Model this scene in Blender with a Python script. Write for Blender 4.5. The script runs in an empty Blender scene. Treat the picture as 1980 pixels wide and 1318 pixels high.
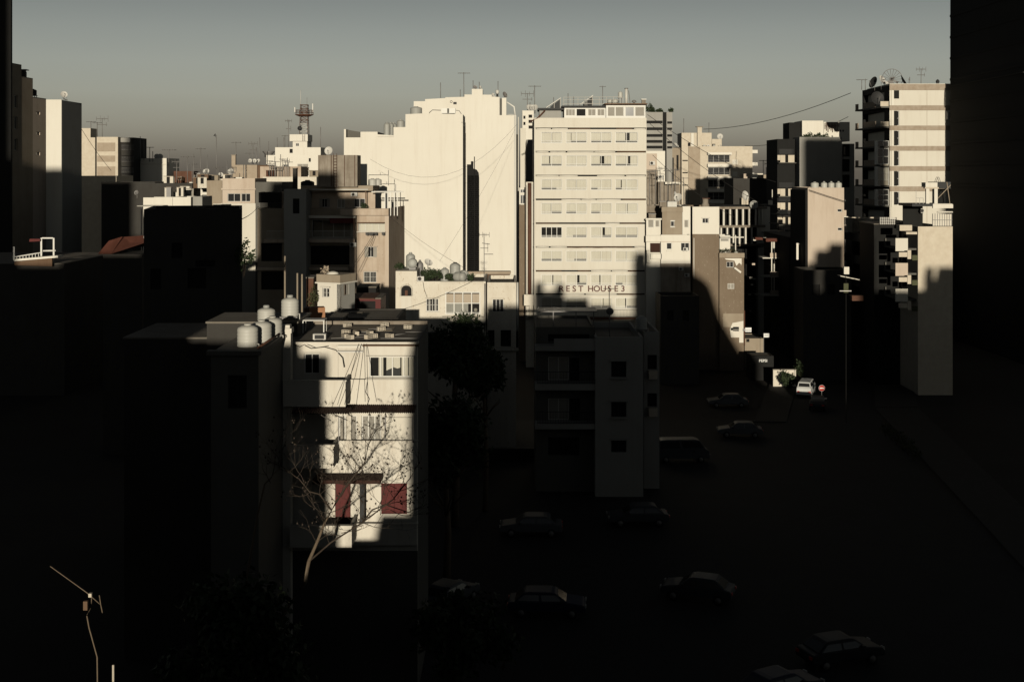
import bpy, math, random
from mathutils import Vector, Matrix
R = random.Random(7)
SC = bpy.context.scene
COL = SC.collection
rad = math.radians

# ---------------------------------------------------------------- camera, sky, sun, exposure
F, CX, HY, CZ = 2400.0, 990.0, 335.0, 25.0        # focal length in photo pixels, principal column, horizon row, eye height
cam = bpy.data.cameras.new('camera')
cam.sensor_width = 36.0
cam.lens = F / 1980.0 * 36.0
cam.shift_y = -(659.0 - HY) / 1980.0
cam.clip_start, cam.clip_end = 0.5, 6000.0
cam_o = bpy.data.objects.new('camera', cam)
COL.objects.link(cam_o)
cam_o.location = (0, 0, CZ)
cam_o.rotation_euler = (math.pi / 2, 0, 0)
SC.camera = cam_o

LX, LZ = -60.0 / F, -270.0 / F                     # sunlight travels along (LX, 1, LZ)
SUN_EL = math.atan2(-LZ, math.hypot(LX, 1.0))
world = bpy.data.worlds.new('World')
SC.world = world
world.use_nodes = True
wn, wl = world.node_tree.nodes, world.node_tree.links
sky = wn.new('ShaderNodeTexSky')
sky.sky_type = 'NISHITA'
sky.sun_disc = False
sky.sun_elevation = SUN_EL
sky.sun_rotation = math.pi - math.atan2(-LX, 1.0)
sky.air_density, sky.dust_density, sky.ozone_density = 1.0, 0.1, 1.0
hs = wn.new('ShaderNodeHueSaturation')
hs.inputs['Saturation'].default_value = 0.38
wl.new(sky.outputs[0], hs.inputs['Color'])
# the sky is dimmed by smog at the horizon, clearest a few degrees up, and turned down towards the zenith to darken the shade
tc = wn.new('ShaderNodeTexCoord'); sx = wn.new('ShaderNodeSeparateXYZ'); wl.new(tc.outputs['Generated'], sx.inputs[0])
rp = wn.new('ShaderNodeValToRGB'); wl.new(sx.outputs['Z'], rp.inputs[0])
els = rp.color_ramp.elements
for p, v in ((0.0, .25), (.012, .34), (.037, .65), (.062, .88), (.087, .95), (.112, .91), (.140, .79), (.21, .56), (.34, .36), (.5, .26), (1.0, .20)):
    e = els[0] if p == 0.0 else (els[-1] if p == 1.0 else els.new(p))
    e.position = p; e.color = (v, v, v, 1)
rp.color_ramp.interpolation = 'LINEAR'
mx_ = wn.new('ShaderNodeMix'); mx_.data_type = 'RGBA'; mx_.blend_type = 'MULTIPLY'; mx_.inputs[0].default_value = 1.0
wl.new(hs.outputs[0], mx_.inputs[6]); wl.new(rp.outputs[0], mx_.inputs[7])
wl.new(mx_.outputs[2], wn['Background'].inputs[0])
wn['Background'].inputs[1].default_value = 0.078

sun = bpy.data.lights.new('sun', 'SUN')
sun.energy = 5.0
sun.angle = rad(0.42)
sun.color = (1.0, 0.915, 0.75)
sun_o = bpy.data.objects.new('sun', sun)
COL.objects.link(sun_o)
sun_o.rotation_euler = Vector((LX, 1.0, LZ)).to_track_quat('-Z', 'Y').to_euler()
sun_o.location = (0, -30, 60)

SC.view_settings.view_transform = 'Standard'
SC.view_settings.look = 'None'
SC.view_settings.exposure = -0.44
SC.view_settings.gamma = 1.0
SC.render.engine = 'CYCLES'
SC.cycles.max_bounces = 4
SC.cycles.diffuse_bounces = 0
SC.cycles.glossy_bounces = 2
SC.cycles.use_denoising = True

# ---------------------------------------------------------------- helpers
def wx(px, Y): return (px - CX) * Y / F
def wz(py, Y): return CZ + (HY - py) * Y / F

class MB:
    """collects faces, then builds ONE mesh"""
    def __init__(s): s.v, s.f, s.sm = [], [], []
    def _add(s, vs, fs, smooth=False):
        b = len(s.v); s.v += [tuple(p) for p in vs]
        for f in fs: s.f.append(tuple(b + i for i in f)); s.sm.append(smooth)
        return s
    def quad(s, a, b, c, d): return s._add([a, b, c, d], [(0, 1, 2, 3)])
    def box(s, x0, x1, y0, y1, z0, z1):
        return s._add([(x0,y0,z0),(x1,y0,z0),(x1,y1,z0),(x0,y1,z0),(x0,y0,z1),(x1,y0,z1),(x1,y1,z1),(x0,y1,z1)],
                      [(0,3,2,1),(4,5,6,7),(0,1,5,4),(1,2,6,5),(2,3,7,6),(3,0,4,7)])
    def prism(s, poly, z0, z1):                       # plan polygon (ccw) pushed up
        n = len(poly)
        return s._add([(x,y,z0) for x,y in poly]+[(x,y,z1) for x,y in poly],
                      [tuple(range(n-1,-1,-1)), tuple(range(n,2*n))]+[(i,(i+1)%n,n+(i+1)%n,n+i) for i in range(n)])
    def slab(s, poly, y0, y1):                        # x-z polygon pushed along y
        n = len(poly)
        return s._add([(x,y0,z) for x,z in poly]+[(x,y1,z) for x,z in poly],
                      [tuple(range(n)), tuple(range(2*n-1,n-1,-1))]+[(i,n+i,n+(i+1)%n,(i+1)%n) for i in range(n)])
    def lathe(s, prof, n=14, c=(0,0,0), cap=True):
        vs, fs = [], []
        for r, z in prof:
            for k in range(n):
                a = 2*math.pi*k/n
                vs.append((c[0]+r*math.cos(a), c[1]+r*math.sin(a), c[2]+z))
        for i in range(len(prof)-1):
            for k in range(n):
                fs.append((i*n+k, i*n+(k+1)%n, (i+1)*n+(k+1)%n, (i+1)*n+k))
        s._add(vs, fs, True)
        if cap:
            b = len(s.v)-len(vs)
            s.f.append(tuple(b+n-1-k for k in range(n))); s.sm.append(False)
            s.f.append(tuple(b+(len(prof)-1)*n+k for k in range(n))); s.sm.append(False)
        return s
    def tube(s, pts, r, n=5, r2=None):
        pts = [Vector(p) for p in pts]; m = len(pts); vs, fs = [], []
        for i, p in enumerate(pts):
            d = (pts[min(i+1,m-1)] - pts[max(i-1,0)])
            if d.length < 1e-6: d = Vector((0,0,1))
            d.normalize()
            a = d.cross(Vector((0,0,1)) if abs(d.z) < .9 else Vector((1,0,0))).normalized(); b = d.cross(a)
            rr = r if r2 is None else r+(r2-r)*i/max(1,m-1)
            for k in range(n):
                t = 2*math.pi*k/n
                vs.append(p + a*(rr*math.cos(t)) + b*(rr*math.sin(t)))
        for i in range(m-1):
            for k in range(n): fs.append((i*n+k, i*n+(k+1)%n, (i+1)*n+(k+1)%n, (i+1)*n+k))
        fs.append(tuple(range(n-1,-1,-1))); fs.append(tuple((m-1)*n+k for k in range(n)))
        return s._add(vs, fs, n > 4)
    def mesh(s, name):
        me = bpy.data.meshes.new(name); me.from_pydata(s.v, [], s.f)
        me.polygons.foreach_set('use_smooth', s.sm); me.update(); return me

def link(o, parent=None, loc=(0,0,0), rz=0):
    COL.objects.link(o); o.parent = parent; o.location = loc
    o.rotation_euler = rz if isinstance(rz, tuple) else (0,0,rz); return o
def part(name, mb, mat, parent, loc=(0,0,0), rz=0, label=None):
    me = mb.mesh(name) if isinstance(mb, MB) else mb
    if not me.materials: me.materials.append(mat)
    o = link(bpy.data.objects.new(name, me), parent, loc, rz)
    if label: o['label'] = label
    return o
def tag(o, label, cat, group=None, kind=None):
    if label: o['label'] = label
    if cat: o['category'] = cat
    if group: o['group'] = group
    if kind: o['kind'] = kind
    return o
def thing(name, label, cat, loc=(0,0,0), rz=0, group=None):
    return tag(link(bpy.data.objects.new(name, None), None, loc, rz), label, cat, group)
def struct(name, mb, mat, parent=None):
    o = part(name, mb, mat, parent)
    if parent is None: o['kind'] = 'structure'
    return o
CACHE = {}
def cached(key, fn):
    if key not in CACHE: CACHE[key] = fn()
    return CACHE[key]

# ---------------------------------------------------------------- materials
def mat(name, col, rough=.85, var=.25, streak=.25, scale=.5, bump=.15, speck=None, spec=.25, tint=(.55,.45,.36), metal=0):
    m = bpy.data.materials.new(name); m.use_nodes = True
    n, l = m.node_tree.nodes, m.node_tree.links; b = n['Principled BSDF']
    b.inputs['Roughness'].default_value = rough
    b.inputs['Specular IOR Level'].default_value = spec
    b.inputs['Metallic'].default_value = metal
    g = n.new('ShaderNodeNewGeometry')
    def noise(sc, vec, det=5, ro=.6):
        t = n.new('ShaderNodeTexNoise'); t.inputs['Scale'].default_value = sc
        t.inputs['Detail'].default_value = det; t.inputs['Roughness'].default_value = ro
        l.new(vec, t.inputs['Vector']); return t.outputs['Fac']
    def ramp(fac, a, b_, lo=0., hi=1.):
        r = n.new('ShaderNodeMapRange'); l.new(fac, r.inputs['Value'])
        r.inputs['From Min'].default_value = a; r.inputs['From Max'].default_value = b_
        r.inputs['To Min'].default_value = lo; r.inputs['To Max'].default_value = hi; return r.outputs[0]
    def mix(fac, c1, c2):
        x = n.new('ShaderNodeMix'); x.data_type = 'RGBA'; l.new(fac, x.inputs[0])
        for i, c in ((6, c1), (7, c2)):
            if isinstance(c, tuple): x.inputs[i].default_value = (*c, 1)
            else: l.new(c, x.inputs[i])
        return x.outputs[2]
    P = g.outputs['Position']
    dark = tuple(a*b_ for a, b_ in zip(col, tint))
    c = mix(ramp(noise(scale, P), .35, .75, 0, var), col, dark)
    if streak:
        mp = n.new('ShaderNodeMapping'); mp.inputs['Scale'].default_value = (1.6, 1.6, .13)
        l.new(P, mp.inputs['Vector'])
        c = mix(ramp(noise(1.0, mp.outputs[0], 6, .7), .5, .78, 0, streak), c, dark)
    if speck:
        sc, th, sw, scol = speck
        m2 = n.new('ShaderNodeMapping'); m2.inputs['Scale'].default_value = (1, 1, .4); l.new(P, m2.inputs['Vector'])
        c = mix(ramp(noise(sc, m2.outputs[0], 6, .75), th, th+sw), c, scol)
    l.new(c, b.inputs['Base Color'])
    if bump:
        bp = n.new('ShaderNodeBump'); bp.inputs['Strength'].default_value = bump; bp.inputs['Distance'].default_value = .05
        l.new(noise(7, P, 4), bp.inputs['Height']); l.new(bp.outputs[0], b.inputs['Normal'])
    return m
M = {}
M['white']   = mat('white_plaster', (.75,.71,.62), var=.16, streak=.20, scale=.09, bump=.06)
M['cream']   = mat('cream_paint', (.68,.64,.55), var=.12, streak=.22, scale=.2, bump=.05)
M['fore']    = mat('foreground_plaster', (.70,.655,.565), var=.2, streak=.34, scale=.6, speck=(6,.66,.05,(.42,.34,.26)))
M['old']     = mat('old_white_plaster', (.70,.65,.55), var=.25, streak=.25, speck=(7,.585,.05,(.36,.26,.17)))
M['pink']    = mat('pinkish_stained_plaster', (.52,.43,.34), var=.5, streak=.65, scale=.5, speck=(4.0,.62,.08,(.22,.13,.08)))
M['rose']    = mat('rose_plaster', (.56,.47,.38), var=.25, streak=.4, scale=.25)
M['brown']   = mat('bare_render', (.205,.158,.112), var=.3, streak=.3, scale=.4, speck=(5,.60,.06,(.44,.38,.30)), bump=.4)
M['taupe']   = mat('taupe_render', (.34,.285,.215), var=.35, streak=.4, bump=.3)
M['conc']    = mat('weathered_concrete', (.30,.26,.21), var=.55, streak=.8, scale=.6, bump=.3, tint=(.35,.28,.22))
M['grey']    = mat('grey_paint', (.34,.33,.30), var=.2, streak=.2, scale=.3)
M['shade']   = mat('dull_grey_shade_render', (.13,.125,.11), var=.3, streak=.35)
M['dim']     = mat('dark_shade_cladding', (.016,.016,.015), var=.3, streak=.3, rough=.9)  # near-black, carries the shade of the shadow strip and unlit walls
M['soot_shade']    = mat('sooty_shade_render', (.05,.047,.042), var=.4, streak=.4)  # soot, and the shade put into unlit walls and added dark houses
M['stone']   = mat('pale_stone_cladding', (.62,.55,.44), var=.3, streak=.1, scale=1.4, bump=.2)
M['tan']     = mat('tan_stone', (.40,.33,.25), var=.35, streak=.2, scale=1.1, bump=.3)
M['rough']   = mat('rough_band_render', (.39,.325,.255), var=.5, streak=.4, scale=1.6, bump=.5)
M['redtile'] = mat('red_roof_tile', (.115,.042,.028), var=.4, streak=.1, scale=2)
M['redpaint']= mat('red_paint', (.10,.013,.011), var=.4, streak=.4, rough=.6)
M['rust']    = mat('rusty_metal', (.125,.06,.038), var=.6, streak=.6, scale=1.2, rough=.8)
M['orange']  = mat('rusty_drum_paint', (.42,.22,.12), var=.4, streak=.3)
M['awning']  = mat('brown_canvas', (.045,.02,.014), var=.3, streak=.3)
M['cloth']   = mat('cream_cloth', (.70,.655,.56), var=.15, streak=.2, bump=.02)
M['tankgrey']= mat('grey_plastic_tank', (.36,.36,.33), rough=.5, var=.2, streak=.2, spec=.4, bump=.02)
M['tankpale']= mat('pale_plastic_tank', (.50,.49,.44), rough=.5, var=.2, streak=.25, spec=.4, bump=.02)
M['metal']   = mat('dull_grey_metal', (.20,.19,.18), rough=.5, var=.3, streak=.2, spec=.5, bump=.02)
M['palemet'] = mat('pale_painted_metal', (.60,.58,.53), rough=.5, var=.2, streak=.2, bump=.02)
M['black']   = mat('black_metal', (.03,.03,.03), rough=.6, var=.2, streak=0, bump=0)
M['wood']    = mat('dark_wood', (.14,.085,.05), var=.4, streak=.5, rough=.7)
M['frame']   = mat('white_window_frame', (.74,.72,.66), rough=.5, var=.08, streak=.1, bump=.02)
M['dark']    = mat('dark_room', (.018,.017,.016), rough=.9, var=.2, streak=0, bump=0)
M['glass']   = mat('dark_window_glass', (.022,.022,.022), rough=.12, var=.1, streak=0, bump=0, spec=.5)
M['shutter'] = mat('grey_louvre_paint', (.33,.31,.27), var=.3, streak=.3)
M['leaf']    = mat('evergreen_leaf', (.035,.05,.022), rough=.7, var=.5, streak=0, scale=1.5, bump=0, tint=(.4,.5,.4))
M['leaf2']   = mat('dry_leaf', (.07,.075,.035), rough=.7, var=.5, streak=0, scale=2, bump=0)
M['bark']    = mat('pale_bark', (.15,.115,.08), var=.5, streak=0, scale=3, bump=.6)
M['twig']    = mat('dark_twig', (.05,.038,.028), var=.3, streak=0, bump=0)
M['asphalt'] = mat('asphalt', (.036,.035,.033), rough=.9, var=.3, streak=0, scale=.4, bump=.3)
M['ground']  = mat('dusty_ground', (.045,.04,.034), rough=.95, var=.4, streak=0, scale=.15)
M['pave']    = mat('paving_concrete', (.05,.047,.042), var=.3, streak=0, scale=.8)
M['paint']   = mat('road_paint', (.16,.16,.15), var=.4, streak=0, scale=3, bump=0)
M['roof']    = mat('roof_screed', (.20,.18,.15), var=.5, streak=0, scale=.8, bump=.4)
M['cable']   = mat('black_cable', (.035,.032,.03), rough=.7, var=0, streak=0, bump=0)
M['signred'] = mat('sign_red', (.55,.05,.04), rough=.4, var=.05, streak=0, bump=0)
M['signwhite']=mat('sign_white', (.78,.77,.74), rough=.4, var=.05, streak=0, bump=0)
M['letter']  = mat('dark_red_letter', (.10,.03,.022), rough=.6, var=.2, streak=.2, bump=0)
M['tyre']    = mat('tyre_rubber', (.02,.02,.02), rough=.85, var=.1, streak=0, bump=0)
for nm, c in (('carwhite',(.6,.6,.58)),('carblue',(.02,.025,.05)),('cargrey',(.05,.055,.06)),('cardark',(.02,.022,.025)),('carsilver',(.09,.095,.1))):
    M[nm] = mat(nm.replace('car','car_paint_'), c, rough=.5, var=.3, streak=0, bump=0, spec=.3)
def clear_glass():
    m = bpy.data.materials.new('clear_window_glass'); m.use_nodes = True
    n, l = m.node_tree.nodes, m.node_tree.links; n.remove(n['Principled BSDF'])
    t, g, x, f = (n.new('ShaderNodeBsdfTransparent'), n.new('ShaderNodeBsdfGlossy'), n.new('ShaderNodeMixShader'), n.new('ShaderNodeFresnel'))
    t.inputs[0].default_value = (.95,.96,.95,1); g.inputs['Roughness'].default_value = .05; f.inputs[0].default_value = 1.45
    l.new(f.outputs[0], x.inputs[0]); l.new(t.outputs[0], x.inputs[1]); l.new(g.outputs[0], x.inputs[2])
    l.new(x.outputs[0], n['Material Output'].inputs[0]); return m
M['clear'] = clear_glass()

# ---------------------------------------------------------------- walls and windows
def facade(mb, w, z0, z1, holes, t=.3, x0=0.0):
    """a wall sheet in the local x-z plane (outside is -y) with real openings and reveals"""
    xs = sorted({x0, x0+w, *[min(max(h[i], x0), x0+w) for h in holes for i in (0, 1)]})
    zs = sorted({z0, z1, *[min(max(h[i], z0), z1) for h in holes for i in (2, 3)]})
    for i in range(len(xs)-1):
        for j in range(len(zs)-1):
            a, b, c, d = xs[i], xs[i+1], zs[j], zs[j+1]
            mx, mz = (a+b)/2, (c+d)/2
            if any(h[0] < mx < h[1] and h[2] < mz < h[3] for h in holes): continue
            mb.quad((a,0,c),(b,0,c),(b,0,d),(a,0,d))
    for a, b, c, d in [h[:4] for h in holes]:
        mb.quad((a,0,c),(b,0,c),(b,t,c),(a,t,c)); mb.quad((a,0,d),(a,t,d),(b,t,d),(b,0,d))
        mb.quad((a,0,c),(a,t,c),(a,t,d),(a,0,d)); mb.quad((b,0,c),(b,0,d),(b,t,d),(b,t,c))
    a, b = x0, x0+w
    mb.quad((a,0,z0),(a,0,z1),(a,t,z1),(a,t,z0)); mb.quad((b,0,z0),(b,t,z0),(b,t,z1),(b,0,z1))
    mb.quad((a,0,z1),(b,0,z1),(b,t,z1),(a,t,z1)); mb.quad((a,0,z0),(a,t,z0),(b,t,z0),(b,0,z0))
    return mb
def frame_mesh(w, h, n, b, m=1):
    mb = MB()
    mb.box(0,w,0,.06,0,b).box(0,w,0,.06,h-b,h).box(0,b,.002,.058,b,h-b).box(w-b,w,.002,.058,b,h-b)
    for k in range(1, n): mb.box(w*k/n-b*.45, w*k/n+b*.45, .004,.056, b, h-b)
    for k in range(1, m): mb.box(b, w-b, .008,.052, h*k/m-b*.4, h*k/m+b*.4)
    return mb.mesh('window')
def pleats(w, h, amp=.04, n=None):
    n = n or max(4, int(w/.13)); vs, fs = [], []
    for i in range(n+1):
        y = amp*math.sin(i*2.1)+amp*.5*math.sin(i*5.3)
        vs += [(w*i/n, y, 0), (w*i/n, y*.6, h)]
    for i in range(n): fs.append((2*i, 2*i+2, 2*i+3, 2*i+1))
    return MB()._add(vs, fs, True).mesh('curtain')
class Panel:
    """a wall plane of a building: places windows and fittings on it in local wall coordinates"""
    def __init__(s, root, loc=(0,0,0), rz=0): s.root, s.loc, s.rz = root, Vector(loc), rz
    def pt(s, x, y, z): return s.loc + Matrix.Rotation(s.rz, 3, 'Z') @ Vector((x, y, z))
    def add(s, name, mb, m, x=0, y=0, z=0, parent=None): return part(name, mb, m, parent or s.root, s.pt(x,y,z), s.rz)
    def window(s, x0, x1, z0, z1, kind='glass', y=.14, n=2, b=.05, m=1, fm='frame'):
        w, h = round(x1-x0-.006, 2), round(z1-z0-.006, 2)
        if w < .05 or h < .05: return None
        x0 += .003; z0 += .003
        if kind == 'groove':
            return s.add('groove_back', MB().box(0,w,0,.02,0,h), M['dark'], x0, y+.3, z0)  # near-black back, the groove's shade put into its colour
        if kind == 'void':
            return s.add('window', cached(('void', w, h), lambda: MB().box(0,w,0,.03,0,h).mesh('window')), M['dark'], x0, y+.1, z0)
        f = s.add('window', cached(('fr', w, h, n, b, m, fm), lambda: frame_mesh(w, h, n, b, m)), M[fm], x0, y, z0)
        def sub(nm, me, mt, x=0, yy=0, z=0): return part(nm, me, mt, f, (x, yy, z))
        if kind in ('glass', 'grille', 'shutter'):
            sub('pane', cached(('pane', w, h), lambda: MB().box(.01,w-.01,.03,.036,.01,h-.01).mesh('pane')), M['glass'])
        if kind == 'blind':
            sub('blind', cached(('blind', w, h), lambda: MB().box(.01,w-.01,.04,.05,.01,h-.01).mesh('blind')), M['shutter'])
        if kind == 'grille':
            def bars():
                mb = MB(); k = max(3, int(w/.16))
                for i in range(k+1): mb.box(w*i/k-.012, w*i/k+.012, -.06, -.04, 0, h)
                for i in range(3): mb.box(0, w, -.062, -.038, h*i/2-.012, h*i/2+.012)
                return mb.mesh('grille')
            sub('grille', cached(('bars', w, h), bars), M['palemet'])
        if kind == 'shutter':
            def leaf():
                lw = w*.3; mb = MB().box(0,lw,-.05,-.02,0,.06).box(0,lw,-.05,-.02,h-.06,h).box(0,.05,-.05,-.02,.06,h-.06).box(lw-.05,lw,-.05,-.02,.06,h-.06)
                k = max(6, int(h/.1))
                for i in range(k):
                    z = .06+(h-.12)*i/k; mb.quad((.05,-.045,z),(lw-.05,-.045,z),(lw-.05,-.022,z+(h-.12)/k*1.05),(.05,-.022,z+(h-.12)/k*1.05))
                return mb.mesh('shutter')
            me = cached(('leaf', w, h), leaf)
            sub('shutter', me, M['shutter'], 0, 0); sub('shutter', me, M['shutter'], w*.7, 0)
        if kind == 'curtain':
            hw = w/n
            for k in range(n):
                sub('pane', cached(('cp', round(hw,2), h), lambda: MB().quad((.03,.03,.03),(hw-.03,.03,.03),(hw-.03,.03,h-.03),(.03,.03,h-.03)).mesh('pane')), M['clear'], k*hw)
        return f

def pblock(name, label, x0, x1, yt, Y, dep, m, wins=(), par=.5, cat='building', group=None, rz=0, t=.3, zb=0.0, roofm=None, wkind='glass', fm='frame'):
    """axis-ish aligned building block; x0,x1,yt and window rects are photo pixels on its front plane at depth Y.
    wins: (x0,x1,ytop,ybottom[,kind[,n[,m]]])"""
    X0, X1, z1 = wx(x0, Y), wx(x1, Y), wz(yt, Y)
    root = thing(name, label, cat, (X0, Y, zb), rz, group)
    w = X1 - X0; H = z1 - zb
    P = Panel(root); holes = []
    for q in wins:
        holes.append((wx(q[0],Y)-X0, wx(q[1],Y)-X0, wz(q[3],Y)-zb, wz(q[2],Y)-zb))
    mb = facade(MB(), w, 0, H, holes, t)
    r = H - par
    mb.quad((0,t,0),(0,t,H),(0,dep,H),(0,dep,0)); mb.quad((w,t,0),(w,dep,0),(w,dep,H),(w,t,H))
    mb.quad((0,dep,0),(0,dep,H),(w,dep,H),(w,dep,0)); mb.quad((0,t,0),(w,t,0),(w,t,r),(0,t,r))
    if par > .05:
        mb.quad((.2,t,r),(.2,dep-.2,r),(.2,dep-.2,H),(.2,t,H)); mb.quad((w-.2,t,r),(w-.2,t,H),(w-.2,dep-.2,H),(w-.2,dep-.2,r))
        mb.quad((.2,dep-.2,r),(w-.2,dep-.2,r),(w-.2,dep-.2,H),(.2,dep-.2,H)); mb.quad((.2,t,r),(.2,t,H),(w-.2,t,H),(w-.2,t,r))
        mb.quad((0,t,H),(.2,t,H),(.2,dep,H),(0,dep,H)); mb.quad((w-.2,t,H),(w,t,H),(w,dep,H),(w-.2,dep,H)); mb.quad((.2,dep-.2,H),(w-.2,dep-.2,H),(w-.2,dep,H),(.2,dep,H))
        part('roof', MB().quad((.2,t,r),(w-.2,t,r),(w-.2,dep-.2,r),(.2,dep-.2,r)), M[roofm or 'roof'], root)
    else:
        part('roof', MB().box(-.05,w+.05,-.06,dep+.05,H+.001,H+.09), M[roofm or 'roof'], root)
    part('wall', mb, m, root)
    for q, h in zip(wins, holes):
        k = q[4] if len(q) > 4 else wkind
        if k == 'none': continue
        P.window(h[0], h[1], h[2], h[3], k, y=min(.14, t*.5), n=q[5] if len(q) > 5 else 2, m=q[6] if len(q) > 6 else 1, fm=fm)
    root['_w'], root['_z'], root['_r'] = w, z1, z1-(par if par > .05 else -.09)
    P.w, P.H, P.X0, P.Y, P.zb = w, H, X0, Y, zb
    P.px = lambda x: wx(x, Y) - X0
    P.pz = lambda y: wz(y, Y) - zb
    P.rz_top = root['_r']
    for k in ('_w', '_z', '_r'): del root[k]
    return P

# ---------------------------------------------------------------- small things
def tank(x, y, z, r, h, label, group, m='tankgrey', legs=0.0, flat=False):
    t = thing('water_tank', label, 'water tank', (x, y, z), 0, group)
    if legs:
        mb = MB()
        for sx in (-1, 1):
            for sy in (-1, 1): mb.box(sx*r*.7-.04, sx*r*.7+.04, sy*r*.7-.04, sy*r*.7+.04, 0, legs)
        mb.box(-r, r, -r, r, legs-.06, legs); part('stand', mb, M['metal'], t)
    def barrel():
        pr = [(r*.97,legs)]
        for k in range(5):
            z0 = legs+h*.82*k/5; z1 = legs+h*.82*(k+1)/5
            pr += [(r,z0+.02*h),(r,z1-.04*h),(r*.965,z1-.02*h)]
        pr += [(r*.95,legs+h*.85),(r*.55,legs+h*.95),(r*.3,legs+h*.96)]
        return MB().lathe(pr, 18).mesh('barrel')
    part('barrel', cached(('bar', round(r,2), round(h,2), legs), barrel), M[m], t)
    part('lid', cached(('lid', round(r,2)), lambda: MB().lathe([(r*.36,0),(r*.36,h*.06),(r*.30,h*.085)], 14).mesh('lid')), M[m], t, (0,0,legs+h*.955))
    part('outlet_pipe', MB().tube([(r*.9,-.1,legs+.12),(r*1.15,-.15,legs+.12),(r*1.15,-.15,0.02)], .025, 5), M['palemet'], t)
    return t
def tank_lying(x, y, z, r, L, label, group, rz=0, m='tankgrey'):
    t = thing('water_tank', label, 'water tank', (x, y, z), rz, group)
    mb = MB().lathe([(r*.35,0),(r*.8,.06*L),(r,.16*L),(r,.38*L),(r*.97,.4*L),(r,.42*L),(r,.84*L),(r*.8,.94*L),(r*.35,L)], 16)
    mb.v = [(b, c-L/2, a+r+.18) for a, b, c in mb.v]
    part('barrel', mb, M[m], t)
    part('cradle', MB().box(-r*.7,r*.7,-L*.32,-L*.22,0,r*.55).box(-r*.7,r*.7,L*.22,L*.32,0,r*.55), M['metal'], t)
    return t
def dish(x, y, z, r, label, group, az=0, tilt=25, m='palemet', pole=.6):
    t = thing('satellite_dish', label, 'satellite dish', (x, y, z), rad(az), group)
    part('mount_pole', MB().tube([(0,0,0),(0,0,pole)], .035, 6), M['metal'], t)
    def refl():
        mb = MB(); n, k = 20, 5; vs = [(0,.0,0)]; fs = []
        for i in range(1, k+1):
            rr = r*i/k
            for j in range(n):
                a = 2*math.pi*j/n; vs.append((rr*math.cos(a), -.28*rr*rr/r, rr*math.sin(a)))
        for j in range(n): fs.append((0, 1+j, 1+(j+1)%n))
        for i in range(k-1):
            for j in range(n): fs.append((1+i*n+j, 1+(i+1)*n+j, 1+(i+1)*n+(j+1)%n, 1+i*n+(j+1)%n))
        mb._add(vs, fs, True); return mb.mesh('reflector')
    e = part('reflector', cached(('ref', round(r,2)), refl), M[m], t, (0,-.06,pole+r*.35), (rad(-tilt),0,0))
    part('feed_arm', MB().tube([(0,-.25*r,-r*.9),(0,-r*.95,-.1*r)], .02+.006*r, 5).tube([(0,-r*.9,-.12*r),(0,-r*1.02,-.03*r)], .05+.02*r, 6), M['metal'], e)
    return t
def mesh_dish(x, y, z, r, label, az=0, tilt=10):
    """big open mesh dish seen against the sky: rim, ribs, sheet segments"""
    t = thing('satellite_dish', label, 'satellite dish', (x, y, z), rad(az), 'satellite dishes on the tall striped tower')
    h = r*1.02
    part('mount_pole', MB().tube([(0,.15,0),(0,.15,h*.95)], .09, 8).tube([(-.5,.3,0),(0,.15,h*.7)], .05, 6).tube([(.5,.3,0),(0,.15,h*.7)], .05, 6), M['metal'], t)
    rt = (rad(-tilt),0,0)
    def P(a, q): return (q*r*math.cos(a), -.22*q*q*r, q*r*math.sin(a))
    n = 18
    part('rim', MB().tube([P(2*math.pi*k/36, 1) for k in range(37)], .045, 5), M['metal'], t, (0,0,h), rt)
    part('hub', MB().tube([(0,.1,0),(0,-.1,0)], .3, 12), M['metal'], t, (0,0,h), rt)
    part('feed_horn', MB().tube([(0,0,0),(0,-.75*r,0)], .05, 6).tube([(0,-.7*r,0),(0,-.85*r,0)], .13, 8), M['metal'], t, (0,0,h), rt)
    rib = MB().tube([P(0, q) for q in (.1,.4,.7,1)], .03, 4).mesh('rib')
    for k in range(n):
        part('rib', rib, M['metal'], t, (0,0,h), (rad(-tilt), 2*math.pi*k/n, 0))
    for k in (10, 11, 12, 13, 14, 16):
        a0, a1 = 2*math.pi*k/n, 2*math.pi*(k+1)/n; mb = MB(); qs = (.1,.3,.5,.7,.85 if k != 16 else .5)
        for i in range(len(qs)-1): mb.quad(P(a0,qs[i]),P(a1,qs[i]),P(a1,qs[i+1]),P(a0,qs[i+1]))
        part('mesh_panel', mb, M['metal'], t, (0,0,h), rt)
    return t
def aerial(x, y, z, h, label, group, span=1.2, kind=0, az=0, r=None):
    r = r or max(.03, y*.00028)
    t = thing('television_aerial', label, 'aerial', (x, y, z), rad(az), group)
    part('mast', MB().tube([(0,0,0),(R.uniform(-.04,.04)*h*.3,0,h)], r, 5), M['metal'], t)
    if kind == 2: return t
    mb = MB().tube([(-span/2,0,h*.97),(span/2,0,h*.97)], r*.8, 4)
    n = 6 if kind == 0 else 4
    for k in range(n):
        q = -span/2 + span*k/(n-1); L = span*(.22+.12*(k%2))*(1 if kind == 0 else 1.3)
        mb.tube([(q,-L,h*.97),(q,L,h*.97)] if kind == 0 else [(q,0,h*.97-L*.6),(q,0,h*.97+L*.6)], r*.55, 4)
    part('boom', mb, M['metal'], t)
    if kind == 1:
        part('lower_boom', MB().tube([(-span*.4,0,h*.7),(span*.4,0,h*.7)], r*.8, 4).tube([(span*.35,0,h*.62),(span*.35,0,h*.8)], r*.6, 4), M['metal'], t)
    return t
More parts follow.
